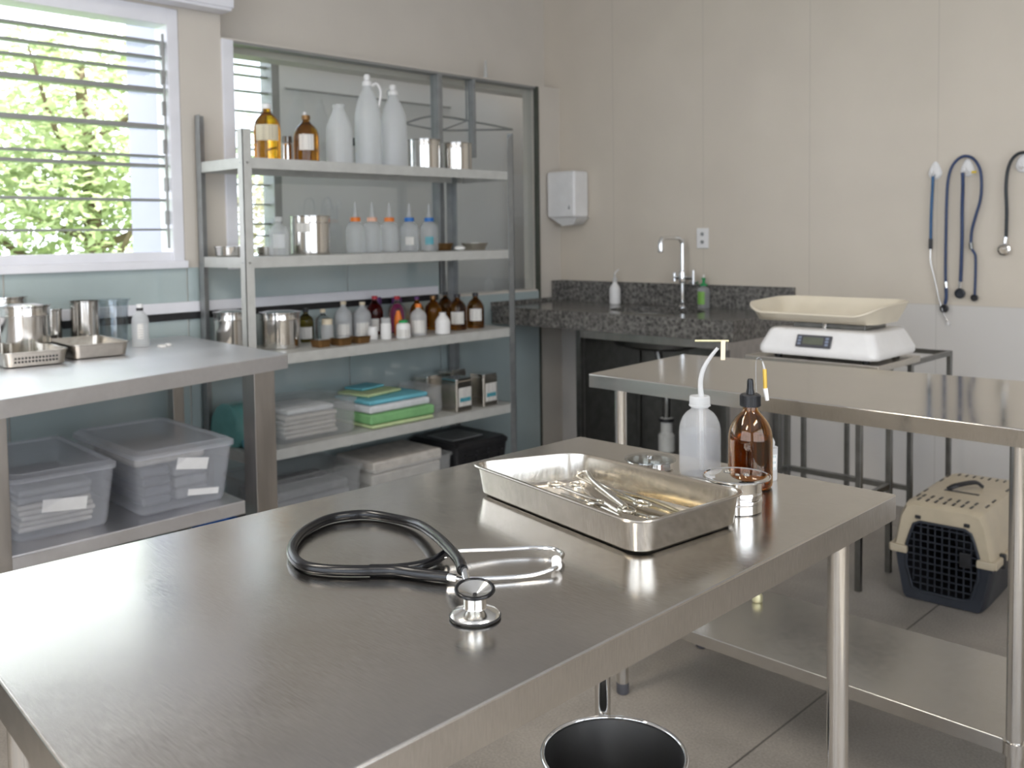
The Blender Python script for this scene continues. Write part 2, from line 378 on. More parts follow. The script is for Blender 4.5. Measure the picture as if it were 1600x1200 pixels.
def rrect(hx, hy, r, z, k=6, cx=0, cy=0):
    r = min(r, hx*.999, hy*.999); out = []
    for sx, sy, a in ((1, 1, 0), (-1, 1, PI/2), (-1, -1, PI), (1, -1, 1.5*PI)):
        for i in range(k+1):
            t = a+PI/2*i/k
            out.append((cx+sx*(hx-r)+r*math.cos(t), cy+sy*(hy-r)+r*math.sin(t), z))
    return out
def rquad(cs, r, z, k=8):
    """rounded general quad, corners counter-clockwise"""
    out = []; m = len(cs)
    for i in range(m):
        p = Vector(cs[i]); a = Vector(cs[i-1])-p; c = Vector(cs[(i+1) % m])-p
        a.normalize(); c.normalize(); p0 = p+a*r; p1 = p+c*r
        for j in range(k+1):
            t = j/k; q = p0*(1-t)**2+p*2*t*(1-t)+p1*t*t
            out.append((q.x, q.y, z))
    return out
def inset(cs, d):
    """move each side of a convex ccw quad inwards by d"""
    out = []; m = len(cs)
    for i in range(m):
        p = Vector(cs[i]); a = (Vector(cs[i-1])-p).normalized(); c = (Vector(cs[(i+1) % m])-p).normalized()
        s = abs(a.x*c.y-a.y*c.x); out.append(p+(a+c)*(d/s))
    return out
def loft(rings, cap0=True, cap1=True):
    b = bmesh.new(); R = [[b.verts.new(p) for p in r] for r in rings]; n = len(R[0])
    for A, B in zip(R, R[1:]):
        for i in range(n): b.faces.new((A[i], A[(i+1) % n], B[(i+1) % n], B[i]))
    if cap0: b.faces.new(R[0])
    if cap1: b.faces.new(R[-1])
    return b
def tag(o, label, cat=None, group=None, kind=None):
    o['label'] = label
    if cat: o['category'] = cat
    if group: o['group'] = group
    if kind: o['kind'] = kind
    return o
def thing(name, label, cat, loc=(0, 0, 0), rz=0, group=None):
    o = bpy.data.objects.new(name, None); COL.objects.link(o); o.empty_display_size = .05
    o.location = loc; o.rotation_euler = (0, 0, rz); return tag(o, label, cat, group)
def struct(name, bm, mat, label=None, smooth=False):
    o = finish(name, bm, mat, None, smooth); o['kind'] = 'structure'
    if label: o['label'] = label
    return o
def facing(x, y): return math.atan2(CAM.y-y, CAM.x-x)

# ------------------------------------------------------------------ room shell
RX, RY, RZ = 6.2, -6.6, 3.0
struct('floor', box(-.15, RX, RY, .15, -.1, 0), FLOORM)
struct('ceiling', box(-.15, RX, RY, .15, RZ, RZ+.1), WHITE)
struct('wall_back', box(-.24, RX, 0, .15, 0, RZ), CREAM, 'cream tiled wall behind the sink and the hanging stethoscopes')
# right wall with an unseen window added to light the left side
b = box(RX, RX+.12, RY, -6.2, 0, RZ); box(RX, RX+.12, -2.2, .15, 0, RZ, bm=b)
box(RX, RX+.12, -6.2, -2.2, 0, .55, bm=b); box(RX, RX+.12, -6.2, -2.2, 2.65, RZ, bm=b)
struct('wall_right', b, CREAM_L)
# left wall with the louvred window and the glazed partition
WZ0, WZ1 = 1.185, 2.26        # window 1
WY0, WY1 = -4.95, -2.44
GY0, GY1 = -2.245, -.20       # glazed partition
GZ1 = 2.165
b = box(-.12, 0, RY, WY0, 0, RZ)
box(-.12, 0, WY0, WY1, 0, WZ0, bm=b); box(-.12, 0, WY0, WY1, WZ1, RZ, bm=b)
box(-.12, 0, WY1, GY0, 0, RZ, bm=b)
box(-.12, 0, GY0, -1.0, 0, 1.15, bm=b); box(-.12, 0, -1.0, GY1, 0, .96, bm=b)
box(-.24, -.12, GY0, 0, GZ1-.03, RZ, bm=b); box(-.12, 0, GY0, 0, GZ1, GZ1+.008, bm=b); box(-.12, 0, GY1, 0, 0, GZ1, bm=b)
struct('wall_left', b, CREAM_L, 'cream wall with the louvred window and glazed partition')
b = box(0, 1.8, RY-.12, RY, 0, RZ); box(5.4, RX, RY-.12, RY, 0, RZ, bm=b)  # front wall, its window made up to bring fill from behind the camera
box(1.8, 5.4, RY-.12, RY, 0, .55, bm=b); box(1.8, 5.4, RY-.12, RY, 2.65, RZ, bm=b)
struct('wall_front', b, CREAM_L)
b = bmesh.new()
for y in (-6.18, -5.2, -4.2, -3.2, -2.22): box(RX+.03, RX+.09, y-.025, y+.025, .55, 2.65, bm=b)
for z in (.57, 1.6, 2.63): box(RX+.03, RX+.09, -6.2, -2.2, z-.02, z+.02, bm=b)
w3 = struct('fill_window_3', b, WHITE); finish('pane', box(RX+.058, RX+.063, -6.2, -2.2, .55, 2.65), PANE, w3, False)
b = bmesh.new()
for x in (1.82, 2.7, 3.6, 4.5, 5.38): box(x-.025, x+.025, RY-.09, RY-.03, .55, 2.65, bm=b)
for z in (.57, 1.6, 2.63): box(1.8, 5.4, RY-.09, RY-.03, z-.02, z+.02, bm=b)
w5 = struct('fill_window_5', b, WHITE); finish('pane', box(1.8, 5.4, RY-.063, RY-.058, .55, 2.65), PANE, w5, False)
# teal glass cladding on the lower left wall, one sheet per panel with narrow seams
ys = [-6.3, -5.0, -4.1, -3.165, -2.437, -1.6, -1.0]
for k, (a, c) in enumerate(zip(ys, ys[1:])):
    struct('trim_%d' % (k+2), box(0, .008, a+.003, c-.003, .0, 1.15 if a > -2.4 else 1.165, .001), TEAL, 'pale teal glass wall panel')
struct('trim_8', box(0, .008, -.997, -.20, 0, .95, .001), TEAL, 'pale teal glass wall panel beside the sink')
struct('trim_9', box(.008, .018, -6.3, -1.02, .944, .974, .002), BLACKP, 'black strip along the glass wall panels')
struct('trim_10', box(.008, .022, -6.3, -1.02, .975, 1.02, .003), WHITE, 'white band above the black strip')  # pale raised band along the panels

# ------------------------------------------------------------------ window 1 (louvres)
w1 = struct('window_1', box(-.115, -.001, WY1-.05, WY1-.001, WZ0+.001, WZ1-.001, .003), WHITE, 'white louvred window with a tree outside')
b = box(-.115, -.001, WY0+.001, WY0+.05, WZ0+.001, WZ1-.001)
box(-.10, .03, WY0, WY1, WZ0-.02, WZ0+.012, .003, bm=b)
box(-.10, -.02, WY0, WY1, WZ0+.012, WZ0+.05, bm=b); box(-.115, -.001, WY0+.05, WY1-.05, WZ1-.07, WZ1-.001, bm=b)
finish('window_frame', b, WHITE, w1, False)
finish('frame_post', box(-.10, -.03, -3.74, -3.70, WZ0+.05, WZ1-.07, .003), WHITE, w1, False)
for z, t in ((2.12, .010), (2.055, .009), (2.0, .009), (1.918, .020), (1.765, .019), (1.64, .009), (1.60, .013), (1.455, .011), (1.33, .009)):
    for (a, c) in ((-3.70, WY1-.05), (WY0+.05, -3.74)):
        s = finish('slat', box(-.085, -.035, a, c, z-t/2, z+t/2, .002), SLATM, w1, False)
        finish('pane', box(-.19, -.086, a+.01, c-.01, z-.003, z+.003), LOUVRE, s, False)
b = bmesh.new()
for zz in (1.38, 1.52, 1.68, 1.84, 1.97, 2.09): box(-.03, -.012, WY1-.075, WY1-.055, zz-.03, zz+.03, .004, bm=b)
tube([(-.02, WY1-.062, 1.25), (-.012, WY1-.066, 1.5), (-.02, WY1-.060, 1.8), (-.012, WY1-.066, 2.15)], .006, 8, bm=b)
finish('crank_rod', b, SLATM, w1)
# white blind box above the window
bb = thing('blind_box', 'long white box mounted on the wall above the louvred window', 'blind box', (.04, -3.6, 2.28))
finish('box_cover', box(-.038, .06, -1.35, 1.37, 0, .26, .006), WHITE, bb)
finish('bottom_strip', box(-.03, .055, -1.34, 1.36, -.012, 0, .002), WHITE, bb)

# ------------------------------------------------------------------ glazed partition and narrow room behind it
w2 = struct('window_2', box(-.10, .012, GY0, GY0+.055, 1.15, GZ1, .003), WHITE, 'glazed partition behind the metal shelving')
finish('frame_rail', box(-.06, -.001, GY0+.055, GY1, GZ1-.012, GZ1-.001), SLATM, w2, False)
finish('mullion', box(-.06, .004, -.985, -.952, .97, GZ1-.012, .003), GREYDK, w2, False)
finish('mullion', box(-.045, .002, -.722, -.704, 1.72, GZ1-.012, .002), GREYDK, w2, False)
finish('edge_post', box(-.02, .012, -.212, -.196, .0, GZ1, .002), DGREEN, w2, False)
finish('pane', box(-.034, -.030, GY0+.055, -.985, 1.15, GZ1-.012), PANE, w2, False)
finish('pane', box(-.034, -.030, -.952, -.212, .96, GZ1-.012), PANE, w2, False)
DX = -.44
wy0, wy1 = -2.15, -1.70
b = box(DX-.12, DX, -2.33, wy0, 0, 2.9); box(DX-.12, DX, wy1, 1.4, 0, 2.9, bm=b)
box(DX-.12, DX, wy0, wy1, 0, 1.0, bm=b); box(DX-.12, DX, wy0, wy1, 2.5, 2.9, bm=b)
struct('wall_outer', b, GREYWALL, 'grey white wall seen through the glazed partition')
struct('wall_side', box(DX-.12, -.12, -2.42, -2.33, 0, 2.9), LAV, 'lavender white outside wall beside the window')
b = box(DX, -.12, .9, 1.0, 0, 2.9); box(-.12, -.02, .15, 1.0, 0, 2.9, bm=b)
struct('wall_end', b, CREAM_L)
struct('floor_passage', box(DX, -.12, -2.33, .9, -.1, 0), FLOORM)
w4 = struct('window_4', box(DX-.1, DX+.01, wy1-.03, wy1+.015, 1.0, 2.5, .003), SLATM, 'small louvred window seen through the glazed partition')
for z in (1.18, 1.30, 1.36, 1.46, 1.56, 1.66, 1.74, 1.83, 1.93, 2.03, 2.11, 2.16, 2.22, 2.32, 2.4):
    s = finish('slat', box(DX-.07, DX-.03, wy0, wy1-.03, z-.004, z+.004, .001), SLATM, w4, False)
finish('pane', box(DX-.078, DX-.075, wy0, wy1-.03, 1.0, 2.5), PANE, w4, False)
finish('bar', box(DX-.05, DX-.04, wy0+.27, wy0+.28, 1.0, 1.46), SLATM, w4, False)
for k, z in enumerate((2.06, 2.30)):
    struct('trim_%d' % (11+k), box(DX, DX+.012, wy1+.05, .3 if k else -.5, z-.004, z+.004), SLATM, 'thin cable run on the wall behind the glass')
wr = thing('wire_rack', 'bare wire rack hanging behind the glazed partition', 'rack', (-.2, -.75, 1.93))
b = tube([(-.05, -.27, -.02), (.12, -.18, .01), (.10, .20, 0), (.12, .42, -.02)], .006, 8, 6)
finish('wire_loop', b, GREYDK, wr)
finish('wire_loop', tube([(-.05, -.27, -.02), (-.10, .05, -.03), (-.06, .3, -.015), (.12, .42, -.02)], .006, 8, 6), GREYDK, wr)
finish('hanger', tube([(.13, .04, .235), (.13, .04, 0), (-.08, .05, -.03)], .005, 8, 1), GREYDK, wr)
hk = finish('wall_hook', lathe([(.0, .10), (.006, .095), (.013, .0), (.011, -.004), (0, -.004)], 14), GREYPAINT, None, True, (-.03, -.595, 2.1775))
tag(hk, 'small grey cone standing on the ledge above the glazed partition', 'hook')

# ------------------------------------------------------------------ outside
struct('ground', box(-30, -.75, -14, 16, -.4, -.3), GRASS, 'lawn outside the window')
tr = thing('tree', 'pale green leafy tree outside the louvred window', 'tree', (-3.4, -1.55, -.3))
b = tube([(0, 0, 0), (.05, .05, .9), (-.05, .1, 1.8), (.05, 0, 2.9)], .11, 12, 6, r1=.04)
for a, l, z in ((0, 1.2, 1.2), (1.3, 1.1, 1.5), (2.5, 1.2, 1.1), (3.7, 1.2, 1.6), (4.9, 1.1, 1.3), (5.6, .9, 2.1), (.7, .9, 2.3)):
    tube([(0, .05, z), (l*.5*math.cos(a), l*.5*math.sin(a), z+.25), (l*math.cos(a), l*math.sin(a), z+.75)], .035, 8, 5, r1=.008, bm=b)
finish('trunk', b, BARK, tr)
def foliage(cent, rad, n, size, seed, keep=lambda v: True):
    rnd = random.Random(seed); b = bmesh.new(); cl = []
    for i in range(n//28):
        v = Vector((rnd.gauss(0, 1), rnd.gauss(0, 1), rnd.gauss(0, 1))).normalized()*rnd.random()**.45
        cl.append(Vector((v.x*rad[0], v.y*rad[1], v.z*rad[2]))+Vector(cent))
    for c in cl:
        for i in range(28):
            p = c+Vector((rnd.gauss(0, .13), rnd.gauss(0, .13), rnd.gauss(0, .09)))
            d = Vector((rnd.uniform(-1, 1), rnd.uniform(-1, 1), rnd.uniform(-.7, .35))).normalized()
            s = d.cross(Vector((rnd.uniform(-.4, .4), rnd.uniform(-.4, .4), 1))).normalized()
            L = size*rnd.uniform(.7, 1.3); w = L*.28
            q = [p, p+d*L*.45+s*w, p+d*L, p+d*L*.45-s*w]
            b.faces.new([b.verts.new(x) for x in q])
    return b
finish('foliage', foliage((0, .0, 2.0), (1.0, 1.25, 1.2), 9000, .095, 3), LEAF, tr, False)
t2 = thing('tree', 'yellowish bush outside the right end of the louvred window', 'tree', (-3.9, .75, -.3))
finish('trunk', tube([(0, 0, 0), (.03, 0, .6), (0, .04, 1.2)], .06, 10, 5, r1=.02), BARK, t2)
finish('foliage', foliage((0, 0, 1.45), (.8, 1.0, 1.0), 4200, .10, 5), LEAFY, t2, False)

# ------------------------------------------------------------------ steel tables
def table_top(name, cs, z, lip, mat, parent, bev=.003):
    b = bmesh.new()
    T = [b.verts.new((x, y, z)) for x, y in cs]; B = [b.verts.new((x, y, z-lip)) for x, y in cs]
    ic = inset(cs, .012)
    I = [b.verts.new((p.x, p.y, z-lip)) for p in ic]; U = [b.verts.new((p.x, p.y, z-.004)) for p in ic]
    n = len(cs); b.faces.new(T); b.faces.new(U[::-1])
    for i in range(n):
        j = (i+1) % n
        b.faces.new((B[i], B[j], T[j], T[i])); b.faces.new((I[i], I[j], B[j], B[i])); b.faces.new((U[i], U[j], I[j], I[i]))
    eds = [e for e in b.edges if all(v in T or v in B for v in e.verts) and not all(v in B for v in e.verts)]
    bmesh.ops.bevel(b, geom=eds, offset=bev, segments=3, affect='EDGES', profile=.5)
    return finish(name, b, mat, parent)
def round_leg(parent, x, y, z1, r, mat=TUBE, z0=0.0, foot=True, name='leg'):
    l = finish(name, lathe([(r, z0+.03 if foot else z0), (r, z1)], 28, cx=x, cy=y), mat, parent)
    if foot: finish('foot', lathe([(r*.9, z0), (r*1.08, z0+.004), (r*1.08, z0+.03), (r*.9, z0+.034)], 24, cx=x, cy=y), GREYPL, l)
    return l
mt = thing('examination_table', 'stainless steel table in the foreground with a stethoscope and tray on it', 'table')
MTQ = [(2.661, -2.978), (2.626, -4.066), (3.268, -4.114), (3.270, -2.978)]
table_top('tabletop', MTQ, .9, .037, STEEL, mt)
for x, y in ((2.745, -3.02), (2.69, -4.00), (3.225, -4.03)): round_leg(mt, x, y, .865, .0145)
round_leg(mt, 3.232, -3.088, .865, .0150)
for y in (-3.04, -3.995): finish('cross_bar', box(2.70, 3.20, y-.005, y+.005, .868, .893), STEEL, mt, False)

st = thing('side_table', 'stainless steel table standing behind the foreground table on the right', 'table')
STQ = [(2.155, -2.342), (3.36, -2.375), (3.33, -1.72), (2.12, -1.823)]
table_top('tabletop', STQ, .9, .037, STEEL_X, st)
for x, y in ((2.235, -2.30), (3.245, -2.31), (2.235, -1.90), (3.26, -1.80)): 
    l = round_leg(st, x, y, .865, .0165)
    finish('collar', lathe([(.0175, .215), (.0215, .217), (.0215, .245), (.0175, .247)], 24, cx=x, cy=y), TUBE, l)
table_top('under_shelf', [(2.25, -2.29), (3.235, -2.305), (3.235, -1.90), (2.25, -1.91)], .24, .032, STEEL_U, st)
kn = finish('brass_stopper', lathe([(0, 0), (.013, 0), (.015, .004), (.015, .018), (.011, .024), (0, .026)], 20), BRASS, None, True, (2.485, -2.00, .2405))
tag(kn, 'small pale brass stopper lying on the under-shelf of the right-hand table', 'stopper')

lt = thing('work_table', 'stainless steel table under the louvred window with steel pots on it', 'table')
LTQ = [(.04, -2.478), (.04, -5.0), (1.50, -5.0), (1.19, -3.553), (.956, -2.548)]
table_top('tabletop', [(.04, -2.478), (.04, -4.9), (1.50, -4.9), (.956, -2.548)], .88, .05, STEEL_L, lt)
def sq_leg(parent, x, y, z1, w=.024, mat=SQSTEEL, z0=0):
    return finish('leg', box(x-w, x+w, y-w, y+w, z0, z1, .003), mat, parent)
sq_leg(lt, .885, -2.625, .832, .041); sq_leg(lt, .10, -2.55, .832); sq_leg(lt, .10, -4.8, .832)
sq_leg(lt, 1.03, -3.52, .832); sq_leg(lt, 1.38, -4.8, .832)
table_top('under_shelf', [(.06, -2.66), (.06, -4.8), (.98, -4.8), (.915, -3.5), (.905, -2.70)], .38, .045, STEEL_L, lt)

# ------------------------------------------------------------------ metal shelving
sh = thing('metal_shelving', 'grey metal shelving unit with bottles against the glazed left wall', 'shelving')
X0, X1, Y0, Y1 = .035, .42, -2.395, -.845
SZ = [1.614, 1.211, .805, .408, .07]
for z in SZ:
    s = bmesh.new()
    box(X0+.004, X1-.003, Y0+.004, Y1-.004, z-.004, z, bm=s)
    for (a, c, d, e) in ((X0+.003, X0+.006, Y0+.004, Y1-.004), (X1-.006, X1-.002, Y0+.004, Y1-.004), (X0+.004, X1-.004, Y0+.003, Y0+.006), (X0+.004, X1-.004, Y1-.006, Y1-.003)):
        box(a, c, d, e, z-.044, z, .001, bm=s)
    for yy in (Y0+.5, Y1-.5): box(X0+.01, X1-.01, yy-.02, yy+.02, z-.02, z-.004, bm=s)
    finish('shelf_board', s, GREYPAINT, sh, False)
def post(x, y, sx, sy, zt, mat, slope=0):
    t = .003; w = .04
    b = bmesh.new()
    # L section: one flange along y, one along x, meeting at the outer corner
    def flange(x0, x1, y0, y1, za, zb):
        v = [b.verts.new(p) for p in ((x0, y0, 0), (x1, y0, 0), (x1, y1, 0), (x0, y1, 0))]
        u = [b.verts.new(p) for p in ((x0, y0, za), (x1, y0, zb if x1-x0 > y1-y0 else za), (x1, y1, zb), (x0, y1, zb if y1-y0 > x1-x0 else za))]
        b.faces.new(v); b.faces.new(u)
        for i in range(4): b.faces.new((v[i], v[(i+1) % 4], u[(i+1) % 4], u[i]))
    ya, yb = (y, y+w*sy) if sy > 0 else (y-w, y)
    xa, xb = (x, x+w*sx) if sx > 0 else (x-w, x)
    flange(min(x, x-t*-sx), max(x, x+t*sx), ya, yb, zt if sy > 0 or not slope else zt-slope, zt-(slope if sy > 0 else 0))
    flange(xa, xb, min(y, y+t*sy), max(y, y+t*sy), zt, zt)
    p = finish('post', b, mat, sh, False)
    bb = bmesh.new()
    for z in SZ:
        for q in (.012, .028):
            if sx < 0: merge(bb, lathe([(0, 0), (.005, 0), (.004, .003), (0, .003)], 10)); bmesh.ops.transform(bb, matrix=Matrix.Rotation(PI/2, 4, 'Y'), verts=bb.verts[-21:] if False else [])
    bb.free()
    cb = bmesh.new()
    for z in SZ[:4]:
        box(x-.002 if sx > 0 else x-.001, x+.0025, y+sy*.02-.004, y+sy*.02+.004, z-.026, z-.018, .001, bm=cb)
        box(x+sx*.02-.004, x+sx*.02+.004, min(y-sy*.002, y), max(y-sy*.002, y)+.0005, z-.026, z-.018, .001, bm=cb)
    finish('bolts', cb, BOLT, p)
    return p
post(X1+.001, Y0-.001, -1, 1, 1.727, GREYPAINT)
post(X1+.001, Y1+.001, -1, -1, 1.81, GREYDK, .03)
post(X0-.001, Y0-.001, 1, 1, 1.815, GREYDK)
post(X0-.001, Y1+.001-.08, 1, -1, 1.70, GREYDK)

# ------------------------------------------------------------------ bottles and pots
def bottle(name, label, cat, loc, r, h, kind, mats, group=None, lab=None, rz=None, n=28):
    """mats: body, cap.  lab: (z0, z1, material, half angle)"""
    x, y, z = loc
    o = thing(name, label, cat, (x, y, z+.0005), facing(x, y) if rz is None else rz, group)
    body, capm = mats[0], mats[1]
    if kind == 'boston':
        P = [(0, 0), (.86, 0), (.97, .012), (1, .035), (1, .60), (.96, .66), (.82, .73), (.55, .79), (.36, .83), (.31, .86), (.31, .90), (0, .90)]; cp = (.38, .885, 1.0)
    elif kind == 'round':       # round shouldered laboratory bottle
        P = [(0, 0), (.88, 0), (.98, .012), (1, .03), (1, .54), (.97, .62), (.86, .70), (.66, .77), (.40, .83), (.28, .88), (.28, .93), (0, .93)]; cp = (.34, .915, 1.0)
    elif kind == 'cone':        # tall bottle, long conical shoulder
        P = [(0, 0), (.90, 0), (1, .02), (1, .56), (.95, .63), (.75, .75), (.48, .88), (.42, .92), (.42, .955), (0, .955)]; cp = (.47, .945, 1.0)
    elif kind == 'tall':
        P = [(0, 0), (.90, 0), (1, .02), (1, .50), (.97, .57), (.84, .66), (.60, .77), (.36, .83), (.33, .86), (.33, .89), (0, .89)]; cp = (.36, .875, .92)
    elif kind == 'nozzle':
        P = [(0, 0), (.90, 0), (1, .02), (1, .44), (.95, .51), (.75, .58), (.46, .61), (.44, .63), (0, .63)]; cp = (.52, .62, .70)
    elif kind == 'jar':
        P = [(0, 0), (.92, 0), (1, .03), (1, .66), (.93, .74), (.80, .77), (0, .77)]; cp = (.88, .74, 1.0)
    elif kind == 'tub':
        P = [(0, 0), (.92, 0), (1, .03), (1, .70), (.85, .80), (.60, .86), (0, .86)]; cp = (.62, .82, 1.0)
    finish('bottle_body', lathe([(a*r, c*h) for a, c in P], n), body, o)
    cr_, c0, c1 = cp
    ridge = [(0, c1*h), (cr_*r*.93, c1*h), (cr_*r, (c1-.01)*h), (cr_*r, c0*h), (cr_*r*.9, c0*h)]
    finish('cap', lathe(ridge, n), capm, o)
    if kind == 'nozzle':
        finish('nozzle', lathe([(0, h), (.04*r, h), (.10*r, .93*h), (.16*r, .80*h), (.34*r, .70*h), (0, .70*h)], 16), FROST, o)
    if kind == 'tall':
        finish('cap_knob', lathe([(.30*r, .92*h), (.18*r, .935*h), (.24*r, .95*h), (.24*r, .985*h), (.15*r, h), (0, h)], 16), capm, o)
    if lab:
        a, c, m, ha = lab
        finish('label', lathe([(r*1.012, a*h), (r*1.012, c*h)], 16, False, -ha, ha), m, o)
    return o
def dish(name, label, cat, loc, r, h, mat=POT, group=None, flare=1.0):
    o = thing(name, label, cat, (loc[0], loc[1], loc[2]+.0005), 0, group)
    t = .0015
    finish('bowl', lathe([(0, 0), (r/flare*.92, 0), (r/flare, .004), (r, h-.003), (r+.004, h), (r+.004, h-.003+.004), (r-t, h), (r/flare-t, .006), (0, .004)], 40), mat, o)
    return o
def pot(name, label, cat, loc, r, h, lid=None, mat=POT, group=None, band=True):
    o = thing(name, label, cat, (loc[0], loc[1], loc[2]+.0005), 0, group); t = .0015
    P = [(0, 0), (r*.95, 0), (r, .006)]
    if band: P += [(r, h*.80), (r*1.02, h*.815), (r*1.02, h*.835), (r, h*.85)]
    P += [(r, h-.004), (r+.004, h-.001), (r+.004, h+.001), (r-t, h), (r-t, .006), (0, .004)]
    finish('pot_body', lathe(P, 48), mat, o)
    if lid:
        l = finish('lid', lathe([(0, h+.010), (r*.6, h+.010), (r*.97, h+.004), (r*1.05, h+.004), (r*1.05, h+.0015), (0, h+.0015)], 48), lid, o)
    return o
z1, z2, z3, z4, z5 = SZ
G1 = 'bottles on the top shelf'
bottle('amber_bottle', 'largest amber bottle with white cap at the left end of the top shelf', 'bottle', (.30, -2.208, z1), .055, .237, 'round', (AMBERL, WHITEP), G1, (.34, .62, LABELC, .95))
bottle('steel_canister', 'small steel canister between the two amber bottles on the top shelf', 'canister', (.2, -2.049, z1), .0255, .12, 'jar', (POT, DARKSTEEL), G1)
bottle('plastic_bottle', 'small white capped bottle just behind the smaller amber bottle, top shelf', 'bottle', (.20, -1.985+.03, z1), .0195, .235, 'boston', (FROSTC, WHITEP), G1)
bottle('amber_bottle', 'smaller dark amber bottle without white cap on the top shelf', 'bottle', (.30, -2.015, z1), .0545, .205, 'round', (AMBERD, BROWNP), G1, (.25, .58, LABELM, .6))
bottle('plastic_bottle', 'white conical plastic bottle right of the amber bottles on the top shelf', 'bottle', (.27, -1.819, z1), .060, .272, 'cone', (FROST, FROST), G1)
bottle('glass_jar', 'dark little jar behind the white plastic bottles on the top shelf', 'jar', (.1, -1.60, z1), .022, .15, 'jar', (CLEARG, BLACKP), G1)
o = bottle('plastic_bottle', 'tallest white plastic bottle with a loop handle on the top shelf', 'bottle', (.26, -1.649, z1), .062, .428, 'tall', (FROST, WHITEP), G1)
finish('handle', tube([(0, .018, .375), (0, .045, .385), (0, .062, .35), (0, .054, .29), (0, .045, .27)], .006, 10, 8), WHITEP, o)
bottle('plastic_bottle', 'tall plain white plastic bottle beside the handled one on the top shelf', 'bottle', (.27, -1.505, z1), .0635, .394, 'tall', (FROST, WHITEP), G1)
bottle('clear_bottle', 'tall clear bottle with wide neck behind the steel canisters on the top shelf', 'bottle', (.10, -1.385, z1), .038, .40, 'cone', (FROSTC, FROSTC), G1)
pot('steel_canister', 'steel canister with printed label, left of the pair on the top shelf', 'canister', (.22, -1.274, z1), .080, .150, group='steel canisters on the top shelf')
pot('steel_canister', 'steel canister at the right end of the pair on the top shelf', 'canister', (.24, -1.075, z1), .079, .143, group='steel canisters on the top shelf')
# second shelf
G2 = 'bottles on the second shelf'
dish('steel_dish', 'shallow steel dish at the far left end of the second shelf', 'dish', (.15, -2.30, z2), .074, .042, flare=1.05, group='steel dishes on the second shelf')
dish('steel_dish', 'shallow steel dish behind the left post on the second shelf', 'dish', (.17, -2.135, z2), .050, .038, flare=1.05, group='steel dishes on the second shelf')
bottle('clear_bottle', 'clear bottle without nozzle left of the steel pot on the second shelf', 'bottle', (.30, -2.165, z2), .0425, .166, 'boston', (FROSTC, FROST), G2, (.2, .55, FROST, .6))
bottle('clear_bottle', 'slim clear bottle tucked against the steel pot on the second shelf', 'bottle', (.10, -2.045, z2), .0289, .139, 'boston', (FROSTC, FROST), G2)
o = pot('steel_pot', 'lidless steel pot with paper label on the second shelf', 'pot', (.2, -1.937, z2), .088, .173)
finish('label', lathe([(.0892, .10), (.0892, .14)], 10, False, facing(.2, -1.937)-.75, facing(.2, -1.937)-.05), LABELM, o)
for i, (y, cm, lb) in enumerate(((-1.689, ORANGE, 'squeeze bottle with orange cap nearest the steel pot on the second shelf'), (-1.591, PALEOR, 'squeeze bottle with pale faded orange cap on the second shelf'), (-1.487, ORANGE, 'squeeze bottle with orange cap next to the blue capped ones, second shelf'), (-1.362, BLUEC, 'squeeze bottle with blue cap beside the orange capped one, second shelf'), (-1.233, BLUEC, 'squeeze bottle with blue cap at the right end of the second shelf row'))):
    bottle('squeeze_bottle', lb, 'bottle', (.2, y, z2), .0465, .240, 'nozzle', (FROSTC, cm), 'squeeze bottles on the second shelf', (.14, .30, TEALPRINT if i == 4 else LABELM, .45) if i > 2 else None)
dish('steel_dish', 'shallow steel dish behind the white lump on the second shelf', 'dish', (.13, -1.075, z2), .050, .036, BROWNP, 'steel dishes on the second shelf', 1.25)
dish('steel_dish', 'wide flared steel dish at the right end of the second shelf', 'dish', (.25, -.965, z2), .068, .036, STEEL_TRAY, 'steel dishes on the second shelf', 1.25)
eg = finish('cotton_ball', lathe([(0, .0)]+[(.029*math.sin(t*PI/8), .013-.013*math.cos(t*PI/8)) for t in range(1, 8)]+[(0, .026)], 20), GAUZE, None, True, (.325, -1.14, z2))
tag(eg, 'white cotton ball on the second shelf in front of the dishes', 'cotton ball')
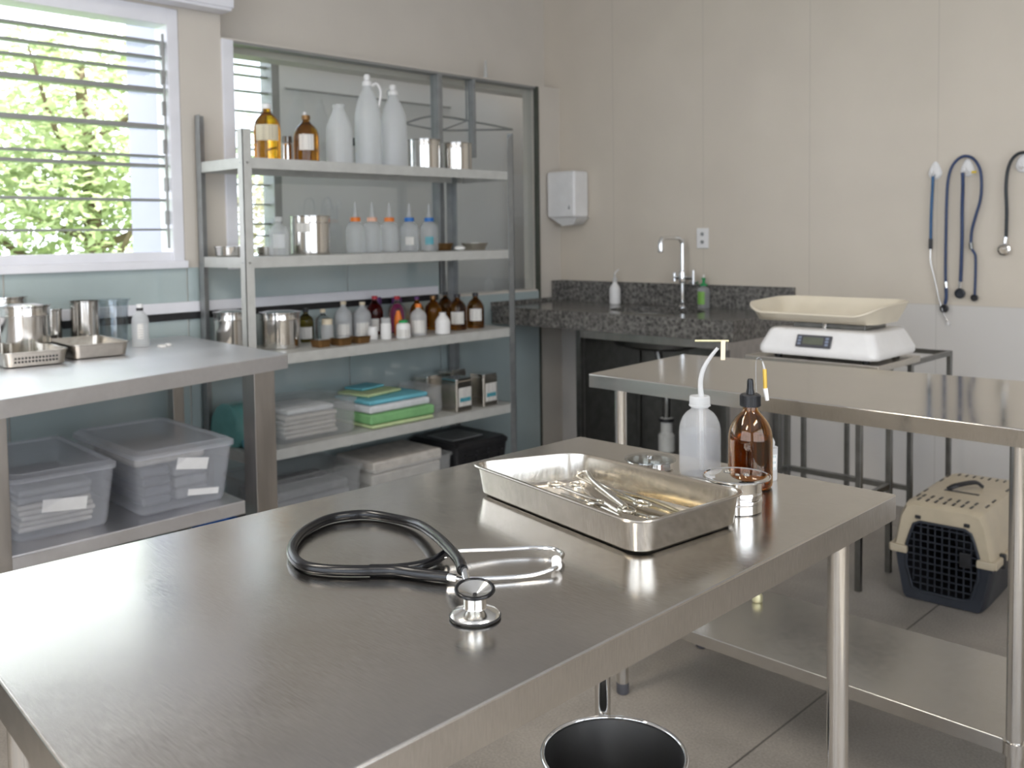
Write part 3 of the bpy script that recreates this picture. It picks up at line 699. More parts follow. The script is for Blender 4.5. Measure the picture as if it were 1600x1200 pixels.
# third shelf
G3 = 'medicine bottles on the third shelf'
pot('steel_pot', 'steel pot behind the left shelf post on the third shelf', 'pot', (.14, -2.315, z3), .0688, .165, lid=MIRROR_STEEL, group='steel pots on the third shelf')
pot('steel_pot', 'large steel pot with lid right of the left post on the third shelf', 'pot', (.22, -2.12, z3), .086, .155, lid=MIRROR_STEEL, group='steel pots on the third shelf')
TS = [
 ('amber_bottle', 'olive glass bottle with black cap right of the large steel pot', .10, -1.91, .036, .155, 'boston', OLIVEG, BLACKP, (.1, .45, LABELM, .9)),
 ('clear_bottle', 'small clear bottle with beige cap behind the cream jar, third shelf', .10, -1.815, .034, .145, 'boston', CLEARG, CREAMC, None),
 ('medicine_jar', 'short jar with cream lid above the small dishes, third shelf', .17, -1.84, .0285, .105, 'jar', FROST, CREAMC, None),
 ('plastic_bottle', 'clear plastic bottle with white cap, left of the two labelled ones on the third shelf', .12, -1.712, .041, .176, 'round', FROST, CREAMC, (.1, .4, LABELM, .8)),
 ('plastic_bottle', 'clear plastic bottle with cream cap and red marked label, third shelf', .14, -1.615, .042, .168, 'round', FROST, CREAMC, (.1, .42, LABELM, .8)),
 ('red_bottle', 'dark red bottle with red cap on the third shelf', .10, -1.51, .042, .19, 'round', REDG, REDC, (.1, .42, LABELM, .5)),
 ('clear_bottle', 'clear bottle with red cap right of the dark red bottle, third shelf', .145, -1.405, .042, .185, 'round', CLEARG, REDC, None),
 ('purple_bottle', 'dark purple topped bottle at the back between the red capped bottles', .050, -1.458, .026, .178, 'jar', MAGENTA, PURPLE, None),
 ('purple_bottle', 'purple topped bottle at the back right of the clear red capped bottle', .055, -1.335, .029, .170, 'jar', MAGENTA, PURPLE, None),
 ('amber_bottle', 'amber bottle with mauve cap behind the white orange capped bottle', .155, -1.285, .036, .176, 'round', AMBERL, PURPLE, None),
 ('dropper_bottle', 'tiny orange dropper bottle with black tip on the third shelf', .24, -1.475, .020, .130, 'cone', ORANGE, BLACKP, None),
 ('plastic_bottle', 'tall white bottle with orange cap in the third shelf front row', .32, -1.415, .0395, .155, 'boston', FROST, ORANGE, (.1, .5, LABELM, .9)),
 ('amber_bottle', 'amber bottle with dark cap left of the bottle with square label', .15, -1.172, .045, .174, 'round', AMBERL, BROWNP, None),
 ('amber_bottle', 'dark amber bottle standing at the back of the third shelf amber group', .085, -1.03, .040, .184, 'round', AMBERD, BLACKP, None),
 ('plastic_bottle', 'plain white bottle without coloured cap in the front row, third shelf', .35, -1.285, .037, .105, 'cone', WHITEP, WHITEP, None),
 ('amber_bottle', 'amber bottle with square white label, left of the darkest one at the shelf end', .27, -1.113, .047, .184, 'round', AMBERD, BLACKP, (.18, .52, LABELM, .75)),
 ('amber_bottle', 'darkest amber bottle with white label at the right end of the third shelf', .27, -.985, .045, .183, 'round', AMBERD, BLACKP, (.22, .56, LABELM, .75)),
 ('clear_bottle', 'small clear bottle last in the row beside the right post, third shelf', .13, -.915, .024, .10, 'jar', FROSTC, FROST, None),
 ('medicine_jar', 'tiny white jar nearest the brown dishes on the third shelf', .28, -1.662, .0235, .062, 'jar', WHITEP, WHITEP, None),
 ('medicine_jar', 'slim white tube bottle among the small white jars, third shelf', .31, -1.607, .025, .10, 'jar', WHITEP, FROST, None),
 ('medicine_jar', 'squat white jar with green cap in front of the tiny dropper bottle', .345, -1.53, .034, .085, 'tub', WHITEP, GREENC, (.1, .5, LABELM, .9)),
]
for nm, lb, x, y, r, h, kd, m1, m2, lab in TS:
    bottle(nm, lb, nm.split('_')[1], (x, y, z3), r, h, kd, (m1, m2), G3, lab, n=24)
def small_dish(x, y, s, lb):
    o = thing('instrument_dish', lb, 'dish', (x, y, z3+.0005), .1, 'small brown dishes on the third shelf')
    rs = [rrect(s*.85, s*.8, .012, 0), rrect(s, s*.95, .014, .03), rrect(s*.97, s*.92, .013, .03), rrect(s*.82, s*.77, .011, .003)]
    finish('dish_body', loft(rs), BROWNP, o)
    c = finish('dish_cover', box(-s*.8, s*.6, -s*.7, s*.75, .031, .034, .001), MIRROR_STEEL, o)
small_dish(.33, -1.985, .038, 'brown metal dish nearest the steel pot, front edge of the third shelf')
small_dish(.34, -1.885, .042, 'brown metal dish in the middle of three on the third shelf')
small_dish(.34, -1.780, .040, 'brown metal dish nearest the white jars on the third shelf')
# fourth shelf
def plastic_box(name, label, loc, sx, sy, h, body, lidm, rz=0, top=1.0, group=None, bot=.86, lab=None, lid=True, contents=None):
    o = thing(name, label, 'box', loc, rz, group)
    hx, hy = sx/2, sy/2
    rs = [rrect(hx*bot-.012, hy*bot-.012, .02, 0), rrect(hx*bot, hy*bot, .03, .012), rrect(hx*bot+.004, hy*bot+.004, .03, .04), rrect(hx*(bot+.02), hy*(bot+.02), .03, .042),
          rrect(hx*.965, hy*.955, .03, h*.86), rrect(hx*.99, hy*.99, .03, h*.87), rrect(hx*.99, hy*.99, .03, h*.91)]
    inner = [rrect(hx*.955, hy*.945, .028, h*.90), rrect(hx*bot-.004, hy*bot-.004, .026, .008)]
    finish('box_body', loft(rs+inner), body, o)
    if lid:
        ls = [rrect(hx, hy, .035, h*.89), rrect(hx*1.0, hy*1.0, .035, h*.955), rrect(hx*.97, hy*.96, .03, h*.97), rrect(hx*.93, hy*.91, .028, h), rrect(hx*.90, hy*.87, .026, h), rrect(hx*.87, hy*.83, .026, h*.965)]
        finish('lid', loft(ls, False, True), lidm, o)
    if lab:
        for (x, y, z, w, hh, tilt) in lab:
            b = box(-.0008, .0008, -w/2, w/2, -hh/2, hh/2)
            bmesh.ops.transform(b, matrix=Matrix.Translation((x, y, z)) @ Matrix.Rotation(tilt, 4, 'X') @ Matrix.Rotation(.13, 4, 'Y'), verts=b.verts)
            finish('label', b, PAPER, o, False)
    return o
def folded(name, label, loc, sx, sy, h, mat, n=4, rz=0, cat='cloth', group=None):
    rnd = random.Random(int(abs(loc[1])*1000)); b = bmesh.new(); z = 0
    for i in range(n):
        t = h/n; dx, dy = rnd.uniform(-.006, .006), rnd.uniform(-.006, .006)
        box(-sx/2+dx, sx/2+dx, -sy/2+dy, sy/2+dy, z+.0005, z+t-.0005, min(t*.4, .012), 3, bm=b); z += t
    o = finish(name, b, mat, None, True, loc); o.rotation_euler = (0, 0, rz); return tag(o, label, cat, group)
plastic_box('storage_box', 'clear shallow plastic box of packed dressings on the fourth shelf', (.215, -2.03, z4+.001), .34, .42, .165, BOXC, BOXC, bot=.93)
folded('bandage_stack', 'white folded bandages inside the shallow box on the fourth shelf', (.215, -2.055, z4+.013), .27, .27, .10, BEIGECL, 5)
folded('bandage_stack', 'white packet lying on top of the bandages in the shallow box', (.215, -2.05, z4+.114), .24, .24, .025, WHITECL, 1)
tb = thing('wrapped_bundle', 'teal cloth bundle in clear wrap at the left end of the fourth shelf', 'bundle', (.17, -2.315, z4+.001), .1)
rs = []
for t, s in ((0, .72), (.02, .95), (.05, 1.0), (.09, .9), (.125, .6), (.14, .25)):
    rs.append([(x*s, y*(.75+.25*s), t*1.25) for x, y, _ in rrect(.125, .066, .04, 0)])
finish('wrap', loft(rs), TEALBAG, tb)
finish('rolled_edge', tube([(.125, -.055, .02), (.13, 0, .022), (.125, .055, .02)], .018, 12, 6), LTBLUE, tb)
P4 = 'folded pads on the fourth shelf'
folded('pad_pack', 'pale green pad at the bottom of the pack stack on the fourth shelf', (.245, -1.575, z4+.001), .30, .37, .018, YELGREEN, 1, group=P4, cat='pad')
folded('pad_pack', 'green folded pads in the middle of the stack on the fourth shelf', (.245, -1.575, z4+.0195), .30, .385, .048, GREENCL, 1, group=P4, cat='pad')
folded('pad_pack', 'white folded pads above the green ones on the fourth shelf', (.24, -1.58, z4+.068), .28, .37, .036, WHITECL, 1, .03, group=P4, cat='pad')
folded('pad_pack', 'light blue folded pad near the top of the stack on the fourth shelf', (.23, -1.585, z4+.1045), .27, .36, .022, LTBLUE, 1, .03, group=P4, cat='pad')
folded('pad_pack', 'loose green and yellow pad lying on top of the stack', (.18, -1.61, z4+.127), .20, .24, .016, YELGREEN, 1, .2, group=P4, cat='pad')
folded('pad_pack', 'small turquoise folded pad at the very top of the stack', (.13, -1.60, z4+.1435), .12, .16, .014, LTBLUE, 1, .2, group=P4, cat='pad')
def tin(x, y, s, h, lb, lab=True, two=False):
    o = thing('square_tin', lb, 'tin', (x, y, z4+.001), .05, 'square tins on the fourth shelf')
    b = loft([rrect(s-.004, s-.004, .010, 0), rrect(s, s, .012, .004), rrect(s, s, .012, h*.9), rrect(s*.93, s*.93, .012, h*.93), rrect(s*.93, s*.93, .012, h*.95)])
    finish('tin_body', b, STEEL_TRAY, o)
    finish('lid', loft([rrect(s*.97, s*.97, .012, h*.94), rrect(s*.97, s*.97, .012, h*.985), rrect(s*.90, s*.90, .01, h)]), MIRROR_STEEL, o)
    if lab:
        finish('label', box(s, s+.001, -s*.75, s*.78, h*.16, h*.72), LABELM, o, False)
        finish('label_print', box(s+.001, s+.0018, 0 if two else -s*.6, s*.7, h*.22 if two else h*.30, h*.68 if two else h*.42), TEALPRINT, o, False)
    return o
tin(.335, -1.187, .058, .168, 'square tin with white and small teal label, left of the two at the shelf front')
tin(.335, -1.000, .054, .168, 'square tin with white and large teal label at the right end of the fourth shelf')
tin(.13, -1.20, .055, .165, 'unlabelled tin behind the left labelled tin on the fourth shelf', False)
tin(.13, -1.03, .055, .175, 'unlabelled tin at the back right corner of the fourth shelf', False)
gb = plastic_box('storage_box', 'narrow clear plastic box between the pads and the square tins', (.20, -1.315, z4+.001), .26, .105, .145, BOXC, BOXC, bot=.97, lid=False)
# bottom shelf
plastic_box('storage_box', 'clear lidded box on the bottom shelf behind the table leg', (.22, -2.07, z5+.001), .37, .52, .20, BOXC, BOXC, bot=.92)
folded('bandage_stack', 'grey folded cloths inside the left bottom shelf box', (.22, -2.06, z5+.012), .27, .40, .12, GREYCL, 3)
plastic_box('storage_box', 'open clear box heaped with pale cloths in the middle of the bottom shelf', (.24, -1.535, z5+.001), .38, .50, .17, BOXC, BOXC, bot=.92, lid=False)
folded('bandage_stack', 'pale cream cloths heaped in the open bottom shelf box', (.24, -1.55, z5+.012), .30, .42, .17, BEIGECL, 3)
cr_ = thing('black_crate', 'black lidded toolbox on the bottom shelf next to the right post', 'toolbox', (.23, -1.082, z5+.001))
finish('crate_body', loft([rrect(.165, .16, .02, 0), rrect(.17, .17, .02, .01), rrect(.18, .18, .02, .14), rrect(.178, .178, .02, .145)]), BLACKP, cr_)
finish('lid', loft([rrect(.185, .185, .02, .146), rrect(.187, .187, .02, .165), rrect(.17, .17, .02, .18)]), BLACKP, cr_)
finish('lid_panel', box(-.10, .10, -.13, .08, .18, .186, .002), GREYDK, cr_)
b = bmesh.new()
for y in (-.12, -.04, .04, .12): box(.176, .188, y-.006, y+.006, .02, .13, .002, bm=b)
box(.176, .187, -.15, .15, .10, .112, .002, bm=b)
finish('ribs', b, BLACKP, cr_)
bx = finish('plastic_tub', loft([rrect(.10, .07, .02, 0), rrect(.12, .085, .025, .14), rrect(.125, .09, .027, .145), rrect(.125, .09, .027, .155), rrect(.115, .08, .022, .155), rrect(.095, .065, .018, .006)]), BLUEPL, None, True, (.44, -2.53, 0.001))
tag(bx, 'blue plastic tub on the floor below the steel work table', 'tub')

# ------------------------------------------------------------------ things on and under the work table
def open_tray(name, label, loc, sx, sy, h, mat, rz=0, holes=False, group=None):
    o = thing(name, label, 'tray', (loc[0], loc[1], loc[2]+.0008), rz, group); hx, hy = sx/2, sy/2
    rs = [rrect(hx-.022, hy-.022, .018, 0), rrect(hx-.012, hy-.012, .022, .004), rrect(hx-.005, hy-.005, .026, h-.004), rrect(hx, hy, .028, h-.002), rrect(hx, hy, .028, h+.001),
          rrect(hx-.006, hy-.006, .025, h), rrect(hx-.014, hy-.014, .02, .006), rrect(hx-.024, hy-.024, .016, .002)]
    finish('tray_body', loft(rs), mat, o)
    if holes:
        b = bmesh.new()
        for z in (.018, .030):
            for i in range(13):
                y = -hy+.04+i*(sy-.08)/12
                box(hx-.011+z*.12, hx-.009+z*.13, y-.0028, y+.0028, z-.003, z+.003, bm=b)
        finish('hole_rows', b, BLACKP, o, False)
    return o
TG = 'steel trays on the work table'
open_tray('perforated_tray', 'perforated steel tray nearest the left frame edge on the work table', (.415, -3.245, .88), .36, .205, .05, STEEL_TRAY, -.06, True, TG)
open_tray('steel_tray', 'plain shallow steel tray right of the perforated one on the work table', (.38, -3.015, .88), .32, .205, .05, STEEL_TRAY, -.06, False, TG)
PG = 'steel pots on the work table'
pot('steel_pot', 'large lidded steel pot, leftmost on the work table', 'pot', (.12, -3.215, .88), .088, .205, lid=MIRROR_STEEL, group=PG, band=True)
pot('steel_pot', 'lidded steel pot standing in the perforated tray on the work table', 'pot', (.330, -3.20, .885), .078, .178, lid=MIRROR_STEEL, group=PG)
pot('steel_beaker', 'small steel beaker between the lidded pots and the wide topped pot', 'beaker', (.12, -3.05, .88), .047, .150, lid=MIRROR_STEEL, group=PG, band=False)
p3 = pot('steel_beaker', 'steel beaker under a clear glass cover at the right of the work table pots', 'beaker', (.155, -2.93, .88), .052, .178, group=PG, band=False)
gc = thing('glass_bowl', 'clear glass beaker with flared rim beside the steel beaker', 'beaker', (.13, -2.812, .8808))
finish('bowl', lathe([(0, 0), (.045, 0), (.05, .004), (.058, .165), (.066, .172), (.066, .176), (.056, .170), (.047, .008), (0, .004)], 36), pane_glass('glass_beaker', (.9, .93, .95), 1.6), gc)
o = bottle('sample_bottle', 'small clear bottle with white cap and black neck ring on the work table', 'bottle', (.31, -2.785, .88), .031, .163, 'boston', (FROST, WHITEP), None, (.2, .55, LABELM, .35))
finish('neck_ring', lathe([(.0118, .138), (.0128, .139), (.0128, .148), (.0118, .149)], 20), BLACKP, o)
for i, (x, y, s) in enumerate(((.40, -2.745, .018), (.37, -2.705, .013))):
    q = finish('cotton_swab', loft([rrect(s, s*.6, s*.4, 0), rrect(s*1.1, s*.7, s*.4, .004), rrect(s*.8, s*.5, s*.3, .009)]), GAUZE, None, True, (x, y, .881))
    tag(q, ('larger' if i == 0 else 'smaller')+' white cotton wad right of the clear bottle on the work table', 'cotton wad')
plastic_box('storage_box', 'large lidded storage box with dark contents under the work table', (.595, -2.885, .381), .575, .355, .222, BOXP, BOXLID, -.02, lab=[(.272, .02, .155, .11, .04, -.16), (.262, .06, .05, .11, .022, -.12)])
folded('folded_cloths', 'dark folded cloths in the right storage box, left pile', (.60, -2.955, .395), .36, .10, .13, DKCL, 4, -.02)
folded('folded_cloths', 'dark folded cloths in the right storage box, right pile', (.60, -2.83, .395), .36, .12, .12, GREYCL, 3, -.02)
folded('folded_cloths', 'beige cloth on top of the piles in the right storage box', (.59, -2.89, .527), .36, .25, .03, BEIGECL, 1, -.02)
plastic_box('storage_box', 'lidded storage box with gauze inside at the left under the work table', (.59, -3.265, .381), .56, .32, .215, BOXP, BOXLID, -.05, lab=[(.256, .0, .10, .13, .04, -.1)])
folded('folded_cloths', 'beige gauze at the bottom of the left storage box', (.59, -3.265, .395), .36, .22, .085, BEIGECL, 5, -.05)
folded('folded_cloths', 'grey folded cloth above the gauze in the left storage box', (.59, -3.265, .481), .36, .22, .045, GREYCL, 2, -.05)

# ------------------------------------------------------------------ sink
sk = thing('sink_counter', 'grey granite counter with an inset sink in the room corner', 'counter')
CX0, CX1, CY0, CY1, CZ = .022, 1.575, -.622, -.022, .885
b = bmesh.new(); n = 64; cx, cy, ex, ey = .95, -.33, .27, .19
def rect_pt(a):
    c, s = math.cos(a), math.sin(a); t = 1e9
    if c > 1e-9: t = min(t, (CX1-cx)/c)
    if c < -1e-9: t = min(t, (CX0-cx)/c)
    if s > 1e-9: t = min(t, (CY1-cy)/s)
    if s < -1e-9: t = min(t, (CY0-cy)/s)
    return cx+c*t, cy+s*t
angs = sorted([2*PI*i/n for i in range(n)] + [math.atan2(y-cy, x-cx) % (2*PI) for x in (CX0, CX1) for y in (CY0, CY1)])
O = [rect_pt(a) for a in angs]; I = [(cx+ex*math.cos(a), cy+ey*math.sin(a)) for a in angs]
vT = [b.verts.new((*p, CZ)) for p in O]; vB = [b.verts.new((*p, CZ-.03)) for p in O]
iT = [b.verts.new((*p, CZ)) for p in I]; iB = [b.verts.new((*p, CZ-.03)) for p in I]; m_ = len(O)
for i in range(m_):
    j = (i+1) % m_
    b.faces.new((vT[i], vT[j], iT[j], iT[i])); b.faces.new((vB[i], vB[j], iB[j], iB[i]))
    b.faces.new((vT[i], vT[j], vB[j], vB[i])); b.faces.new((iT[i], iT[j], iB[j], iB[i]))
finish('countertop', b, GRANITE, sk, False)
b = box(CX0, CX1, CY0-.002, CY0+.022, CZ-.098, CZ-.001, .003); box(CX1-.022, CX1+.002, CY0, CY1, CZ-.098, CZ-.001, .003, bm=b)
finish('front_apron', b, GRANITE, sk, False)
b = box(.002, 1.56, -.0215, -.001, CZ-.03, 1.007, .002); box(.0095, .0225, -.095, -.022, CZ-.03, 1.007, .002, bm=b); box(.0095, .0225, -.62, -.095, CZ-.03, CZ+.022, .002, bm=b)
finish('backsplash', b, GRANITE, sk, False)
b = bmesh.new()
rr = [(1.02, CZ-.028), (1.0, CZ-.034), (.97, CZ-.10), (.90, CZ-.18), (.6, CZ-.20), (.12, CZ-.205)]
R = [[(cx+ex*f*math.cos(2*PI*i/48), cy+ey*f*math.sin(2*PI*i/48), z) for i in range(48)] for f, z in rr]
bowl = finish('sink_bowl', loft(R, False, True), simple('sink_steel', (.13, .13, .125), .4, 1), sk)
finish('drain', lathe([(0, CZ-.203), (.028, CZ-.203), (.033, CZ-.201), (.033, CZ-.199), (.02, CZ-.1985), (0, CZ-.2)], 24, cx=cx, cy=cy), DARKSTEEL, bowl)
sf = thing('sink_stand', 'dark steel frame with shadow-dark back sheet carrying the granite counter', 'stand')
for x, y in ((.62, -.56), (1.50, -.56), (.62, -.07), (1.50, -.07)): sq_leg(sf, x, y, .785, .016, DARKSTEEL)
b = box(.60, 1.52, -.575, -.545, .742, .785, .002); box(.60, 1.52, -.08, -.05, .745, .785, bm=b); box(.605, .635, -.55, -.07, .745, .785, bm=b); box(1.485, 1.515, -.55, -.07, .745, .785, bm=b)
finish('top_rail', b, SQSTEEL, sf, False)
finish('shadow_back_sheet', box(.63, 1.49, -.045, -.04, .02, .74), DARKSTEEL, sf, False)  # dark steel sheet, also standing in for the shadow under the counter
finish('side_sheet', box(.632, .637, -.54, -.09, .02, .74), DARKSTEEL, sf, False)
finish('side_sheet', box(1.483, 1.488, -.54, -.09, .02, .74), SQSTEEL, sf, False)
tp = thing('bottle_trap', 'grey plastic bottle trap under the sink', 'trap', (1.03, -.36, .16))
finish('trap_body', lathe([(0, 0), (.038, 0), (.043, .006), (.043, .085), (.03, .10), (.03, .155), (.034, .157), (.034, .175), (.02, .178), (.0, .178)], 28), GREYPAINT, tp)
finish('collar', lathe([(.035, .155), (.04, .157), (.04, .172), (.035, .174)], 24), BLACKP, tp)
finish('pipe', tube([(0, 0, .17), (0, 0, .30), (-.04, .02, .40), (-.075, .03, .52)], .02, 14, 6), DARKSTEEL, tp)
fc = thing('faucet', 'chrome swan neck faucet behind the sink', 'faucet', (.945, -.085, CZ+.0005))
finish('spout', tube([(0, 0, .01), (0, 0, .33), (0, -.01, .355), (0, -.035, .372), (0, -.06, .375), (0, -.17, .375), (0, -.19, .368), (0, -.198, .35)], .011, 16, 8), CHROME, fc)
finish('base_flange', lathe([(0, 0), (.024, 0), (.024, .006), (.014, .014), (0, .014)], 24), CHROME, fc)
finish('aerator', lathe([(0, .30), (.014, .30), (.016, .305), (.016, .33), (.012, .36), (0, .36)], 20, cx=0, cy=-.198), CHROME, fc)
finish('valve_body', lathe([(0, .13), (.017, .13), (.02, .14), (.02, .185), (.014, .20), (0, .20)], 24), CHROME, fc)
b = tube([(-.05, 0, .16), (.07, 0, .16)], .011, 14, 1); tube([(.07, -.0, .125), (.07, 0, .20)], .008, 12, 1, bm=b); tube([(.045, -.0, .135), (.095, 0, .135)], .007, 12, 1, bm=b)
tube([(-.05, 0, .14), (-.05, 0, .185)], .011, 12, 1, bm=b)
finish('cross_handle', b, CHROME, fc)
o = thing('soap_bottle', 'white pump bottle on the granite counter left of the faucet', 'bottle', (.485, -.085, CZ+.0005), facing(.485, -.08))
finish('bottle_body', lathe([(0, 0), (.030, 0), (.032, .004), (.032, .082), (.030, .09), (.022, .105), (.012, .118), (.012, .125), (0, .125)], 28), WHITEP, o)
finish('pump_collar', lathe([(0, .124), (.013, .124), (.013, .145), (.006, .15), (.004, .17), (0, .17)], 20), FROST, o)
finish('pump_nozzle', tube([(0, 0, .168), (0, .005, .18), (.01, .022, .195)], .004, 10, 4), WHITEP, o)
o = thing('soap_bottle', 'clear green soap bottle with green top right of the faucet', 'bottle', (1.062, -.06, CZ+.0005), facing(1.06, -.06))
finish('bottle_body', lathe([(0, 0), (.031, 0), (.033, .004), (.033, .095), (.028, .108), (.013, .115), (.013, .12), (0, .12)], 28), FROSTC, o)
finish('label', lathe([(.0335, .02), (.0335, .088)], 14, False, -1.2, .15), GREENL, o)
finish('pump_collar', lathe([(0, .118), (.020, .118), (.020, .126), (.008, .132), (.008, .15), (.012, .153), (.012, .160), (0, .162)], 20), GREENC, o)
finish('pump_nozzle', tube([(0, 0, .16), (0, 0, .172), (.012, .002, .173)], .004, 10, 4), WHITEP, o)
# dispenser
dp = thing('towel_dispenser', 'white paper towel dispenser in the corner above the counter', 'dispenser', (.135, -.002, 1.385))
b = box(-.124, .094, -.135, 0, .0, .275, .016, 4)
finish('cover', b, WHITEP, dp)
b = bmesh.new()
ring0 = [(-.10, -.125, 0), (.105, -.125, 0), (.105, -.01, 0), (-.10, -.01, 0)]
ring1 = [(-.03, -.10, -.048), (.06, -.10, -.040), (.06, -.02, -.040), (-.03, -.02, -.048)]
finish('paper_chute', loft([ring0, ring1]), WHITEP, dp)
b = bmesh.new(); merge(b, lathe([(0, 0), (.007, 0), (.007, .002), (0, .002)], 16)); bmesh.ops.transform(b, matrix=Matrix.Translation((.055, -.1365, .055)) @ Matrix.Rotation(PI/2, 4, 'X'), verts=b.verts)
v = [b.verts.new(p) for p in ((.049, -.137, .058), (.061, -.137, .058), (.055, -.137, .078))]; b.faces.new(v)
finish('drop_emblem', b, GREYDK, dp)
ol = thing('power_outlet', 'white double power outlet on the cream wall right of the faucet', 'outlet', (1.022, -.001, 1.256))
finish('plate', box(-.037, .037, -.009, 0, -.055, .055, .004), WHITEP, ol)
for z in (-.02, .022): finish('socket', lathe([(0, 0), (.010, 0), (.010, .003), (0, .003)], 16), GREYDK, ol).matrix_local = Matrix.Translation((0, -.009, z)) @ Matrix.Rotation(PI/2, 4, 'X')

# ------------------------------------------------------------------ wall stethoscopes
def hook(x, z, lb):
    o = thing('wall_hook', lb, 'hook', (x, -.001, z), 0, 'white hooks holding stethoscopes')
    b = lathe([(0, 0), (.030, 0), (.030, .004), (.024, .010), (0, .012)], 28)
    bmesh.ops.transform(b, matrix=Matrix.Diagonal((1, 1, 1, 1)) @ Matrix.Rotation(PI/2, 4, 'X'), verts=b.verts)
    for v in b.verts:
        if v.co.z > 0: v.co.z *= 1.7; v.co.x *= (1-.35*min(1, v.co.z/.05))
    finish('hook_plate', b, WHITEP, o)
    finish('hook_arm', tube([(0, -.008, -.005), (0, -.028, -.012), (0, -.045, -.004), (0, -.048, .012)], .006, 12, 6), WHITEP, o)
    finish('screw', lathe([(0, 0), (.006, 0), (.005, .003), (0, .003)], 14), DARKSTEEL, o).matrix_local = Matrix.Translation((0, -.0105, -.008)) @ Matrix.Rotation(PI/2, 4, 'X')
hook(2.234, 1.540, 'white wall hook with the single blue stethoscope')
hook(2.372, 1.545, 'white wall hook with the looped navy stethoscope')
hook(2.592, 1.552, 'white wall hook at the right frame edge with the dark stethoscope')
def disc(r, t, mat, parent, M_, name='chest_piece'):
    o = finish(name, lathe([(0, 0), (r*.8, 0), (r, t*.15), (r*1.04, t*.5), (r, t*.8), (r*.75, t), (r*.7, t*.8), (0, t*.7)], 28), mat, parent); o.matrix_local = M_; return o
RX90 = Matrix.Rotation(PI/2, 4, 'X')
a = thing('stethoscope', 'blue stethoscope hanging straight from the leftmost wall hook', 'stethoscope')
finish('tubing', tube([(2.234, -.03, 1.53), (2.232, -.03, 1.468), (2.229, -.03, 1.397), (2.227, -.03, 1.312), (2.227, -.03, 1.245)], .0065, 12, 6), BLUET, a)
finish('splitter', tube([(2.227, -.03, 1.246), (2.226, -.03, 1.20)], .0085, 12, 1), BLACKP, a)
finish('ear_tube', tube([(2.226, -.03, 1.202), (2.228, -.03, 1.141), (2.243, -.025, 1.069), (2.262, -.02, .977), (2.285, -.02, .907), (2.30, -.02, .878)], .0035, 10, 6), TUBE, a)
finish('ear_tip', lathe([(0, 0), (.006, .002), (.006, .012), (0, .016)], 12), WHITEP, a).location = (2.302, -.02, .862)
a = thing('stethoscope', 'navy stethoscope looped high over the middle wall hook', 'stethoscope')
finish('tubing', tube([(2.290, -.02, 1.049), (2.289, -.022, 1.113), (2.290, -.024, 1.255), (2.292, -.026, 1.396), (2.297, -.028, 1.494), (2.311, -.028, 1.556), (2.338, -.026, 1.593), (2.369, -.022, 1.605), (2.404, -.026, 1.588), (2.430, -.028, 1.542), (2.437, -.028, 1.48), (2.432, -.026, 1.412), (2.413, -.024, 1.343), (2.398, -.022, 1.282), (2.394, -.022, 1.225)], .0062, 12, 6), NAVY, a)
finish('chest_tube', tube([(2.291, -.02, 1.03), (2.293, -.02, .99), (2.288, -.02, .955)], .0075, 12, 4), NAVY, a)
finish('metal_stem', tube([(2.290, -.02, 1.055), (2.292, -.02, 1.028)], .009, 12, 1), CHROME, a)
disc(.018, .014, BLACKP, a, Matrix.Translation((2.284, -.012, .935)) @ RX90)
finish('splitter', tube([(2.394, -.022, 1.228), (2.397, -.022, 1.20)], .009, 12, 1), DARKSTEEL, a)
finish('ear_tube', tube([(2.397, -.022, 1.202), (2.410, -.02, 1.18), (2.414, -.02, 1.157), (2.414, -.02, 1.074), (2.412, -.02, 1.0)], .0055, 12, 6), NAVY, a)
disc(.015, .012, BLACKP, a, Matrix.Translation((2.410, -.012, .988)) @ RX90, 'bell')
finish('yellow_tag', box(2.398, 2.418, -.040, -.034, 1.528, 1.538, .002), simple('yellow_tag', (.7, .5, .03), .5), a)
a = thing('stethoscope', 'navy stethoscope hanging straight down from the middle wall hook', 'stethoscope')
finish('tubing', tube([(2.368, -.055, 1.532), (2.366, -.045, 1.463), (2.361, -.035, 1.38), (2.360, -.03, 1.254), (2.357, -.026, 1.142), (2.354, -.024, 1.055)], .0075, 12, 6), NAVY, a)
finish('metal_stem', tube([(2.354, -.024, 1.057), (2.352, -.022, 1.03)], .008, 12, 1), CHROME, a)
disc(.022, .014, DARKBLUE, a, Matrix.Translation((2.350, -.012, 1.005)) @ RX90)
a = thing('stethoscope', 'black stethoscope with steel chest piece at the right frame edge', 'stethoscope')
finish('tubing', tube([(2.70, -.03, 1.30), (2.695, -.03, 1.45), (2.68, -.03, 1.56), (2.645, -.03, 1.598), (2.605, -.03, 1.604), (2.575, -.03, 1.597), (2.552, -.03, 1.569), (2.539, -.03, 1.523), (2.535, -.03, 1.455), (2.538, -.028, 1.368), (2.537, -.025, 1.293), (2.536, -.024, 1.25)], .0068, 12, 6), BLACKT, a)
finish('metal_stem', tube([(2.536, -.024, 1.252), (2.533, -.024, 1.225)], .008, 12, 1), CHROME, a)
disc(.025, .016, MIRROR_STEEL, a, Matrix.Translation((2.528, -.012, 1.198)) @ RX90)

